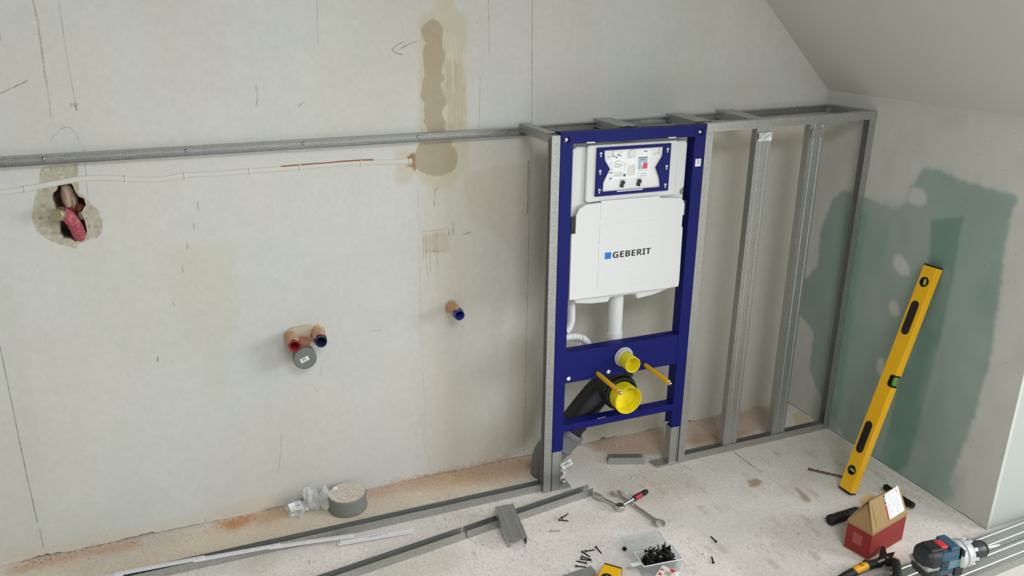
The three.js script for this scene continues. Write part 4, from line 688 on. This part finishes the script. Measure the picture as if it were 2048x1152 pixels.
// ---------------------------------------------------------------- spirit levels
function spiritLevel(label, L, notch) {
  const t = thing('spirit_level', label, 'spirit level'), w = .0525, th = .024, hw = w / 2, e = .005;
  const ol = notch ? [-hw, e, hw, e, hw, notch - .021, hw - .016, notch - .02, hw - .021, notch - .014, hw - .021, notch + .014, hw - .016, notch + .02, hw, notch + .021, hw, L - e, -hw, L - e] : [-hw, e, hw, e, hw, L - e, -hw, L - e];
  const vials = notch ? [.077, L - .058] : [L - .058, .07], grips = notch ? [[.142, .256], [.566, .682]] : [[.15, .25]];
  part('body', slab(shapeOf(ol, vials.map((v) => holeAt(-.002, v, .0165))), th, .0012, 24).translate(0, 0, -th), levelYellow, t);
  for (const y of [.003, L - .003]) part('end_cap', rbox(w + .001, .0062, th + .003, .0015, 0, y, -th / 2), blackPlastic, t);
  for (const v of vials) {
    const r = part('vial_mount', lathe([[.0125, -.012], [.0125, -.001], [.013, .0012], [.0165, .0014], [.0172, .0004], [.0168, -.012]], 36).rotateX(Math.PI / 2), blackPlastic, t); r.position.set(-.002, v, 0);
    part('back', cyl(.0165, .0165, .003, 32).rotateX(Math.PI / 2).translate(0, 0, -.011), blackPlastic, r);
    const g = part('vial', new THREE.CapsuleGeometry(.0055, .012, 6, 14), phy({ color: '#b9c65a', roughness: .1, transmission: .4, thickness: 0 }), r); g.position.z = -.0035; g.rotation.z = v < L / 2 ? Math.PI / 2 - .1 : .1;
  }
  for (const [a, b] of grips) {
    const s = new THREE.Shape(), r = .0145; s.absarc(0, a + r, r, Math.PI, 2 * Math.PI); s.absarc(0, b - r, r, 0, Math.PI);
    const h = new THREE.Path(), r2 = .0105; h.absarc(0, a + r, r2, Math.PI, 2 * Math.PI); h.absarc(0, b - r, r2, 0, Math.PI); s.holes.push(h);
    const s2 = new THREE.Shape(); s2.absarc(0, a + r, r2, Math.PI, 2 * Math.PI); s2.absarc(0, b - r, r2, 0, Math.PI);
    const m = part('hand_grip', slab(s, .0022, .0008), phy({ color: '#120f0e', roughness: .3, clearcoat: .6, clearcoatRoughness: .15 }), t); m.position.set(-.002, 0, .0004);
    part('recess', slab(s2, .0012, .0004), m.material, m);
  }
  if (notch) {
    part('vial_window', slab(shapeOf([hw - .001, notch - .021, hw - .016, notch - .02, hw - .021, notch - .014, hw - .021, notch + .014, hw - .016, notch + .02, hw - .001, notch + .021, hw - .001, notch + .0155, hw - .012, notch + .015, hw - .0155, notch + .011, hw - .0155, notch - .011, hw - .012, notch - .015, hw - .001, notch - .0155]), th + .001).translate(0, 0, -th), blackPlastic, t);
    const g = part('vial', new THREE.CapsuleGeometry(.0075, .018, 6, 18).translate(hw - .0075, notch, -th / 2), phy({ color: '#7fc02a', roughness: .08, transmission: .35, thickness: 0 }), t);
    part('bubble_mark', merge([-.004, .004].map((o) => new THREE.TorusGeometry(.0077, .0005, 6, 20).rotateX(Math.PI / 2).translate(hw - .0075, notch + o, -th / 2))), blackPlastic, t);
  }
  return t;
}
{
  const t = spiritLevel('long yellow spirit level leaning against the green knee wall', .805, .41);
  const a = V(.2425, .765, -.028).normalize(), n = V(-1, 0, 0).addScaledVector(a, a.x).normalize(), x = a.clone().cross(n);
  M3(V(.9245, .0068, .6105), x, a, n).decompose(t.position, t.quaternion, t.scale);
  const t2 = spiritLevel('yellow spirit level lying flat beside the clear screw tub', .42, 0);
  const d = V(.72, 0, -.70).normalize(); M3(V(-.0055, .0258, .683).addScaledVector(d, -.42), V(.70, 0, .72), d, Y).decompose(t2.position, t2.quaternion, t2.scale);
}
// ---------------------------------------------------------------- cardboard box, hammer
{
  const t = thing('cardboard_box', 'red and kraft cardboard box with raised flaps and white label', 'box', [.726, 0, .916]);
  const u = V(.977, 0, -.212), v = V(-.22, 0, -.976).normalize(), LU = .179, LV = .083, H = .0985;
  const P = (a, b, h) => V(0, 0, 0).addScaledVector(u, a).addScaledVector(v, b).setY(h);
  const kraft = std({ color: '#a08356', roughness: .85, side: THREE.DoubleSide }), kraftIn = kraft;
  const redC = (w, h, draw) => texOf(canvas(w, h, (x) => { x.fillStyle = '#a08356'; x.fillRect(0, 0, w, h); x.fillStyle = '#8a211d'; x.fillRect(0, h * .105, w, h * .86); for (let i = 0; i < 60; i++) { x.fillStyle = `rgba(200,150,120,${rr(.05, .35)})`; x.fillRect(rr(0, w), rr(h * .1, h), rr(1, 8), rr(1, 2)); } draw(x); }));
  // a panel with real board thickness from four corners (a, b bottom; c, d top)
  const panel = (name, a, b, c, d, mat, th = .0022) => {
    const n = b.clone().sub(a).cross(d.clone().sub(a)).normalize().multiplyScalar(-th), q = [a, b, c, d], r = q.map((k) => k.clone().add(n));
    const pos = [], uv = []; const quad = (A, B, C, E2, U) => { for (const [k, i] of [[A, 0], [B, 1], [C, 2], [A, 0], [C, 2], [E2, 3]]) { pos.push(k.x, k.y, k.z); uv.push(...U[i]); } };
    const U = [[0, 0], [1, 0], [1, 1], [0, 1]]; quad(q[0], q[1], q[2], q[3], U); quad(r[1], r[0], r[3], r[2], [[.0, .99], [.01, .99], [.01, 1], [0, 1]]);
    for (let i = 0; i < 4; i++) { const j = (i + 1) % 4; quad(q[j], q[i], r[i], r[j], [[0, .99], [.01, .99], [.01, 1], [0, 1]]); }
    const g = new THREE.BufferGeometry(); g.setAttribute('position', new THREE.Float32BufferAttribute(pos, 3)); g.setAttribute('uv', new THREE.Float32BufferAttribute(uv, 2)); g.computeVertexNormals();
    return part(name, g, mat, t);
  };
  panel('front_side', P(0, 0, .001), P(LU, 0, .001), P(LU, 0, H), P(0, 0, H), std({ map: redC(512, 280, (x) => { x.fillStyle = 'rgba(206,150,130,.55)'; x.font = 'italic 24px serif'; for (let i = 0; i < 9; i++) x.fillRect(40 + i * 17, 236 + (i % 3) * 2, 9, 3 + (i % 4) * 3); for (let i = 0; i < 26; i++) x.fillRect(rr(250, 420), rr(45, 100), rr(4, 18), rr(2, 5)); }), roughness: .6 }));
  panel('end_side', P(0, LV, .001), P(0, 0, .001), P(0, 0, H), P(0, LV, H), std({ map: redC(256, 300, (x) => { x.fillStyle = 'rgba(196,140,120,.5)'; x.fillRect(78, 90, 92, 110); x.fillStyle = 'rgba(140,50,44,.6)'; for (let i = 0; i < 9; i++) x.fillRect(84, 98 + i * 11, rr(50, 80), 4); }), roughness: .6 }));
  panel('back_side', P(LU, LV, .001), P(0, LV, .001), P(0, LV, H), P(LU, LV, H), kraft); panel('far_end_side', P(LU, 0, .001), P(LU, LV, .001), P(LU, LV, H), P(LU, 0, H), std({ color: '#8a211d', roughness: .6, side: THREE.DoubleSide }));
  panel('bottom', P(.002, .002, .001), P(LU - .002, .002, .001), P(LU - .002, LV - .002, .001), P(.002, LV - .002, .001), kraft);
  const ff = panel('front_flap', P(0, .0, H), P(LU, 0, H), P(.1695, .0345, .1815), P(.014, .0345, .1815), kraft);
  panel('back_flap', P(LU, LV, H), P(0, LV, H), P(.012, .048, .169), P(LU - .05, .048, .169), kraft);
  panel('end_flap', P(0, LV, H), P(0, 0, H), P(.02, .033, .166), P(.024, .045, .166), kraft);
  panel('back_flap', P(.07, .05, .168), P(.005, .046, .168), P(.0, .062, .176), P(.06, .064, .178), kraft, .0015);
  // label on the front flap
  const lab = texOf(canvas(256, 220, (x) => { x.fillStyle = '#e2e4e4'; x.fillRect(0, 0, 256, 220); x.fillStyle = '#1d1d1d'; x.fillRect(0, 0, 18, 80); x.fillStyle = '#c23238'; x.fillRect(0, 90, 20, 130); x.fillStyle = '#e2e4e4'; x.fillRect(5, 14, 8, 50); x.fillStyle = '#8d9092'; for (let i = 0; i < 9; i++) for (let j = 0; j < 5; j++) if (hash(i, j, 9) > .25) x.fillRect(34 + j * 38, 20 + i * 21, rr(14, 32), 5); x.fillStyle = '#4a4c4e'; x.fillRect(206, 14, 16, 7); x.fillRect(214, 30, 12, 14); x.fillRect(226, 60, 14, 8); }));
  const f0 = P(0, 0, H), fu = u, fv = P(.0, .0345, .1815).sub(f0); const nrm = fu.clone().cross(fv).normalize();
  const lb = (a, b) => f0.clone().addScaledVector(fu, a).addScaledVector(fv, b).addScaledVector(nrm, .0008);
  const q = [lb(.083, .1), lb(.168, .13), lb(.16, 1.02), lb(.083, .95)], g = new THREE.BufferGeometry(); g.setAttribute('position', new THREE.Float32BufferAttribute([0, 1, 2, 0, 2, 3].flatMap((k) => [q[k].x, q[k].y, q[k].z]), 3)); g.setAttribute('uv', new THREE.Float32BufferAttribute([0, 0, 1, 0, 1, 1, 0, 0, 1, 1, 0, 1], 2)); g.computeVertexNormals();
  part('label', g, std({ map: lab, roughness: .6, side: THREE.DoubleSide }), ff);
  const ink = part('stamped_text', merge(Array.from({ length: 9 }, (_, i) => box(.0035, .0042, .0002, (i % 2) * .0006, i * .0076, 0))), std({ color: '#7c6540', roughness: .8 }), ff, M3(lb(.022, .14), fu, fv, nrm)); 
}
{
  const [t, L] = along('hammer', 'hammer with ribbed black rubber grip lying behind the red box', 'hammer', [.742, .7345], [1.05, .722], .0175);
  const pr = [[0, 0], [.012, .0005], [.0165, .004], [.0172, .012]]; for (let i = 0; i < 11; i++) pr.push([.0166, .02 + i * .0095], [.0152, .0232 + i * .0095], [.0152, .0258 + i * .0095]); pr.push([.0125, .13], [.009, .135], [0, .135]);
  part('grip', lathe(pr, 26).rotateZ(-Math.PI / 2), blackRubber, t);
  const sh = std({ color: '#5d5648', metalness: .7, roughness: .5 });
  part('shaft', slab(shapeOf([.12, -.007, .17, -.0105, L, -.009, L, .009, .17, .0105, .12, .007]), .008, .0015).translate(0, 0, -.004).rotateX(-.5), sh, t);
  part('head', merge([rbox(.02, .02, .055, .004, L, .002, .015), cyl(.0105, .0105, .02, 20).rotateX(Math.PI / 2).translate(L, .004, .045), slab(shapeOf([-.011, 0, .011, 0, .007, .05, -.007, .05]), .014, .002).rotateX(-Math.PI / 2 + .1).translate(L, -.003, -.012)]), blackSteel, t);
}
// ---------------------------------------------------------------- screw tub and its lid, small carton
{
  const clear = phy({ color: '#eef1f1', roughness: .22, transmission: .72, thickness: 0, side: THREE.DoubleSide });
  const rimM = phy({ color: '#f4f6f6', roughness: .3, transmission: .25, thickness: 0 });
  const t = thing('screw_tub', 'clear plastic tub heaped with black screws, lid flipped open', 'tub', [.124, 0, .7155], -.1);
  const w = .122, d = .066, h = .046, k = .92;
  const wall = (x0, z0, x1, z1) => { const g = new THREE.BufferGeometry(), a = [[x0 * k, .0015, z0 * k], [x1 * k, .0015, z1 * k], [x1, h, z1], [x0, h, z0]]; g.setAttribute('position', new THREE.Float32BufferAttribute([0, 1, 2, 0, 2, 3].flatMap((i) => a[i]), 3)); g.setAttribute('uv', new THREE.Float32BufferAttribute(new Array(12).fill(0), 2)); g.computeVertexNormals(); return g; };
  const c = [[-w / 2, -d / 2], [w / 2, -d / 2], [w / 2, d / 2], [-w / 2, d / 2]];
  part('bowl', merge([...c.map((p, i) => wall(...p, ...c[(i + 1) % 4])), new THREE.PlaneGeometry(w * k, d * k).rotateX(-Math.PI / 2).translate(0, .0015, 0)]), clear, t);
  part('rim', merge([rbox(w + .004, .003, .003, .001, 0, h, d / 2), rbox(w + .004, .003, .003, .001, 0, h, -d / 2), rbox(.003, .003, d, .001, -w / 2, h, 0), rbox(.003, .003, d, .001, w / 2, h, 0)]), rimM, t);
  part('hinge_tab', rbox(.03, .002, .014, .0008, -w / 2 - .016, h - .004, .012), rimM, t);
  part('lid', merge([box(w, .0014, d), box(w, .008, .0014, 0, .004, d / 2), box(w, .008, .0014, 0, .004, -d / 2), box(.0014, .008, d, w / 2, .004, 0), box(.0014, .008, d, -w / 2, .004, 0)]).translate(0, 0, -d / 2).rotateX(.06), phy({ color: '#f2f5f5', roughness: .12, transmission: .88, thickness: 0, side: THREE.DoubleSide }), t).position.set(-.012, h - .003, -d / 2 - .004);
  // heaped screws
  const ca = Math.cos(.1), sa = Math.sin(.1);
  for (let i = 0; i < 120; i++) {
    const layer = Math.floor(i / 40), a = rr(0, 6.283), px = rr(-.047, .047) * (1 - layer * .06), pz = rr(-.022, .022) * (1 - layer * .1), el = layer === 2 ? rr(.2, 1.25) : rr(-.25, .45);
    const m = part('heaped_screw', screwGeo, blackSteel, scene);
    const tip = V(Math.cos(a) * Math.cos(el), Math.sin(el), Math.sin(a) * Math.cos(el)), q = new THREE.Quaternion().setFromUnitVectors(X, tip);
    const inward = V(px, 0, pz), mx = .05, mz = .024; let ox = px - tip.x * .017, oz = pz - tip.z * .017; ox = Math.max(-mx, Math.min(mx, ox)); oz = Math.max(-mz, Math.min(mz, oz)); if (Math.abs(ox + tip.x * .034) > .055) ox -= tip.x * .02; if (Math.abs(oz + tip.z * .034) > .028 && layer < 2) { tip.z *= .3; tip.normalize(); q.setFromUnitVectors(X, tip); }
    m.quaternion.copy(q); m.position.set(.124 + ox * ca - oz * sa, .008 + layer * .014 + rr(0, .009) + (1 - Math.abs(px) / .05) * .006 * layer, .7155 + ox * sa + oz * ca);
    tag(m, 'black screw heaped in the clear plastic tub', 'screw', 'black screws heaped in the tub');
  }
  const cc = texOf(canvas(256, 256, (x) => { x.fillStyle = '#e4e1da'; x.fillRect(0, 0, 256, 256); x.fillStyle = '#d03a34'; const tri = (...p) => { x.beginPath(); for (let i = 0; i < p.length; i += 2) x.lineTo(p[i], p[i + 1]); x.fill(); }; tri(20, 20, 100, 30, 50, 90); tri(140, 5, 190, 20, 160, 90); tri(240, 110, 250, 220, 160, 190); tri(30, 250, 90, 250, 70, 180); x.fillStyle = '#b7aa98'; x.beginPath(); x.ellipse(128, 140, 52, 52, 0, 0, 7); x.fill(); }));
  const cm = std({ map: cc, roughness: .5 });
  const b = part('screw_carton', rbox(.052, .062, .05, .002), cm, scene); b.position.set(.0935, .0315, .808); b.rotation.y = .62;
  tag(b, 'small white carton with red triangles in front of screw tub', 'carton');
}
// ---------------------------------------------------------------- stacked ribbed profiles, snips, drill at the lower right
{
  const dv = V(1, 0, -.045).normalize(), y = .0275;
  profile('ribbed_profile', 'ribbed profile lying along the dormer wall, farther of the pair', CD, galv, [.3, y, 1.0445], [1.74, y, .9795], [0, -1, 0]);
  profile('ribbed_profile', 'ribbed profile lying under the cordless drill, nearer of the pair', CD, galv, [.3, y, 1.1065], [1.74, y, 1.0415], [0, -1, 0]);
}
{
  const t = thing('tin_snips', 'tin snips with black and yellow handles below the red box', 'snips', [.748, .016, .953]);
  const loc = (x, y, z) => [x - .748, y - .016, z - .953];
  const gh = (pts, r, fl) => tube(pts, r, 36, 16).applyMatrix4(new THREE.Matrix4().makeScale(1, 1, 1));
  part('handle', gh([loc(.735, .018, .953), loc(.705, .02, .951), loc(.66, .02, .954), loc(.6, .018, .961), loc(.55, .016, .972)], .0125), blackRubber, t);
  part('handle', gh([loc(.752, .018, .957), loc(.757, .026, .97), loc(.75, .042, .988), loc(.722, .0465, 1.02), loc(.69, .046, 1.05)], .0125), blackRubber, t);
  for (const e of [loc(.55, .016, .972), loc(.69, .046, 1.05)]) part('handle_end', new THREE.SphereGeometry(.0125, 16, 12), blackRubber, t).position.set(...e);
  const ins = part('handle_inlay', new THREE.CapsuleGeometry(.0128, .036, 6, 16).rotateZ(Math.PI / 2), std({ color: '#e0a012', roughness: .5 }), t); ins.position.set(...loc(.655, .0235, .9555)); ins.rotation.y = .07;
  const mk = part('inlay_mark', merge([box(.012, .0006, .002, 0, 0, -.004), box(.012, .0006, .002, 0, 0, .004), box(.002, .0006, .01, -.005, 0, 0), box(.002, .0006, .01, .003, 0, 0)]), std({ color: '#7c4a10' }), ins); mk.position.y = .0128;
  const ins2 = part('handle_inlay', new THREE.CapsuleGeometry(.006, .02, 6, 12).rotateZ(Math.PI / 2), std({ color: '#e0a012', roughness: .5 }), t); ins2.position.set(...loc(.748, .05, .993)); ins2.rotation.y = 1.1;
  part('thumb_guard', merge([new THREE.SphereGeometry(.0125, 16, 12).translate(...loc(.768, .02, .972)), new THREE.SphereGeometry(.009, 14, 10).translate(...loc(.69, .022, .94))]), blackRubber, t);
  part('pivot', merge([cyl(.009, .009, .016, 20), cyl(.006, .006, .02, 6)]), dullSteel, t).position.set(...loc(.752, .02, .947));
  part('jaw', slab(shapeOf([-.022, -.012, .006, -.014, .036, -.004, .058, .006, .03, .012, -.012, .012]), .006, .001).rotateX(-Math.PI / 2), blackSteel, t, new THREE.Matrix4().makeRotationY(.12).setPosition(...loc(.75, .018, .949)));
  part('jaw', slab(shapeOf([-.015, -.01, .012, -.009, .05, .004, .046, .014, .01, .012, -.014, .01]), .006, .001).rotateX(-Math.PI / 2), blackSteel, t, new THREE.Matrix4().makeRotationY(.6).setPosition(...loc(.752, .024, .944)));
  part('spring_lever', merge([rbox(.045, .006, .007, .002, -.008, .012, .002), rbox(.012, .008, .012, .003, -.028, .01, -.004)]), dullSteel, t).rotation.y = .1;
}
{
  const t = thing('cordless_drill', 'cordless drill driver with silver torque ring standing on ribbed profiles', 'drill');
  const a = V(0.9938, 0, 0.1111).normalize(), zz = V(0, 0, 1).addScaledVector(a, -a.z).normalize(), yy = zz.clone().cross(a);
  M3(V(0.5967, .22, 1.1713), a, yy, zz).decompose(t.position, t.quaternion, t.scale); t.scale.setScalar(.84);
  const teal = std({ color: '#2b5063', roughness: .45 }), silver = std({ color: '#c9cbc9', roughness: .35, metalness: .35 }), dark = std({ color: '#1b1d20', roughness: .5 });
  part('motor_cap', rbox(.062, .094, .078, .024, .031, 0, 0, 5), dark, t);
  const st = part('badge', rbox(.05, .016, .0796, .007, .0245, -.006, 0, 4), std({ color: '#8f918d', roughness: .5 }), t);
  const ec = letters('EC', .0095, .0006); ec.translate(0, 0, 0); part('badge_text', ec.rotateY(-Math.PI / 2), std({ color: '#4a4c4a' }), st).position.set(-.0008, -.0105, -.012);
  part('motor_housing', rbox(.082, .09, .074, .018, .083, -.001, 0, 4), teal, t);
  part('top_cover', rbox(.05, .018, .05, .006, .042, .044, 0, 3), dark, t);
  part('top_housing', merge([rbox(.034, .02, .066, .005, .1, .045, 0, 3), rbox(.06, .008, .07, .003, .085, .038, 0, 2)]), teal, t);
  part('speed_switch', rbox(.026, .014, .038, .005, .07, .049, .002, 3), std({ color: '#c8303c', roughness: .45 }), t);
  for (let i = 0; i < 4; i++) for (let j = 0; j < 3; j++) part('vent', rbox(.006, .0045, .003, .001, .054 + j * .009, .012 - i * .009, .0372), blackPlastic, t);
  part('name_plate', rbox(.045, .028, .002, .0009, .103, -.002, .0368), std({ color: '#5f7f8d', roughness: .4 }), t);
  part('clutch_frame', merge([rbox(.014, .092, .08, .006, .128, -.004, 0, 3), rbox(.03, .03, .01, .003, .118, -.03, .038)]), dark, t);
  const ax = (g) => g.rotateZ(-Math.PI / 2);
  part('gear_housing', ax(lathe([[.02, .12], [.045, .122], [.0455, .138], [.043, .15], [.02, .15]], 44)), silver, t);
  const ring = part('torque_ring', ax(lathe([[.03, .15], [.0445, .1505], [.045, .154], [.0425, .166], [.04, .178], [.03, .179]], 44)), silver, t);
  for (let i = 0; i < 20; i++) { const an = i / 20 * Math.PI * 2; part('torque_mark', box(.003, .0006, .0018).translate(.162, .0434, 0).rotateX(an), dark, ring); }
  for (let i = 0; i < 8; i++) part('ring_lug', rbox(.014, .006, .011, .002).translate(.184, .0375, 0).rotateX(i / 8 * Math.PI * 2), silver, ring);
  part('collar', ax(lathe([[.02, .176], [.0365, .178], [.035, .196], [.031, .199], [.02, .199]], 40)), dark, t);
  const ck = part('chuck', ax(lathe([[.01, .199], [.0275, .2], [.0278, .206], [.0272, .212], [.0278, .214], [.027, .232], [.0235, .238], [.0225, .245], [.014, .249], [.0035, .249]], 40)), std({ color: '#3b3b3c', roughness: .4, metalness: .4 }), t);
  part('chuck_ring', ax(lathe([[.0272, .2355], [.0255, .2365], [.0242, .2385], [.0238, .2372], [.0268, .2345]], 40)), steel, ck);
  part('driver_bit', merge([ax(cyl(.0052, .0052, .05, 6)).translate(.27, 0, 0), ax(cyl(.002, .0034, .014, 10)).translate(.301, 0, 0)]), std({ color: '#e6e6e2', metalness: .8, roughness: .22 }), t);
  part('handle', slab(shapeOf([.06, -.04, .105, -.04, .098, -.1, .085, -.165, .035, -.165, .045, -.1]), .036, .008).translate(0, 0, -.018), blackRubber, t);
  part('trigger', rbox(.022, .035, .02, .006, .112, -.066, 0), std({ color: '#c8303c', roughness: .5 }), t);
  part('battery', rbox(.115, .048, .074, .01, .06, -.203, 0), dark, t);
}
// ---------------------------------------------------------------- plaster crumbs and chips on the floor: nobody could count them
{
  const chip = lump(1, .6, .8, .35, 71, 1), n = 2600, im = new THREE.InstancedMesh(chip, std({ color: '#ffffff', roughness: .95 }), n), m = new THREE.Matrix4(), q = new THREE.Quaternion(), col = new THREE.Color();
  for (let i = 0; i < n; i++) {
    let x = rr(-1.6, 1.15), z = rnd() < .45 ? .005 + .14 * rnd() * rnd() : rr(.03, 1.25); if (i % 3 === 0) { x = rr(-.9, .3); z = rr(.26, .8); }
    if (x > .45 && rnd() < .5) x -= 1.2;
    const s = .0007 + .0022 * rnd() * rnd() * rnd() + (i % 150 === 0 ? .004 : 0);
    q.setFromEuler(new THREE.Euler(rr(0, 3), rr(0, 6), rr(0, 3))); m.compose(V(x, s * .45, z), q, V(s * rr(.8, 1.8), s, s)); im.setMatrixAt(i, m);
    const d = z < .12 && rnd() < .3; col.set(d ? '#a9714f' : ['#d8d0c2', '#cfc4b2', '#e2dbd0', '#a99c88'][i % 4]); im.setColorAt(i, col);
  }
  im.name = 'plaster_crumbs'; im.castShadow = im.receiveShadow = true; im.userData = { label: 'plaster crumbs and grit strewn over the floor', category: 'debris', kind: 'stuff' }; scene.add(im);
}

renderer.render(scene, camera);
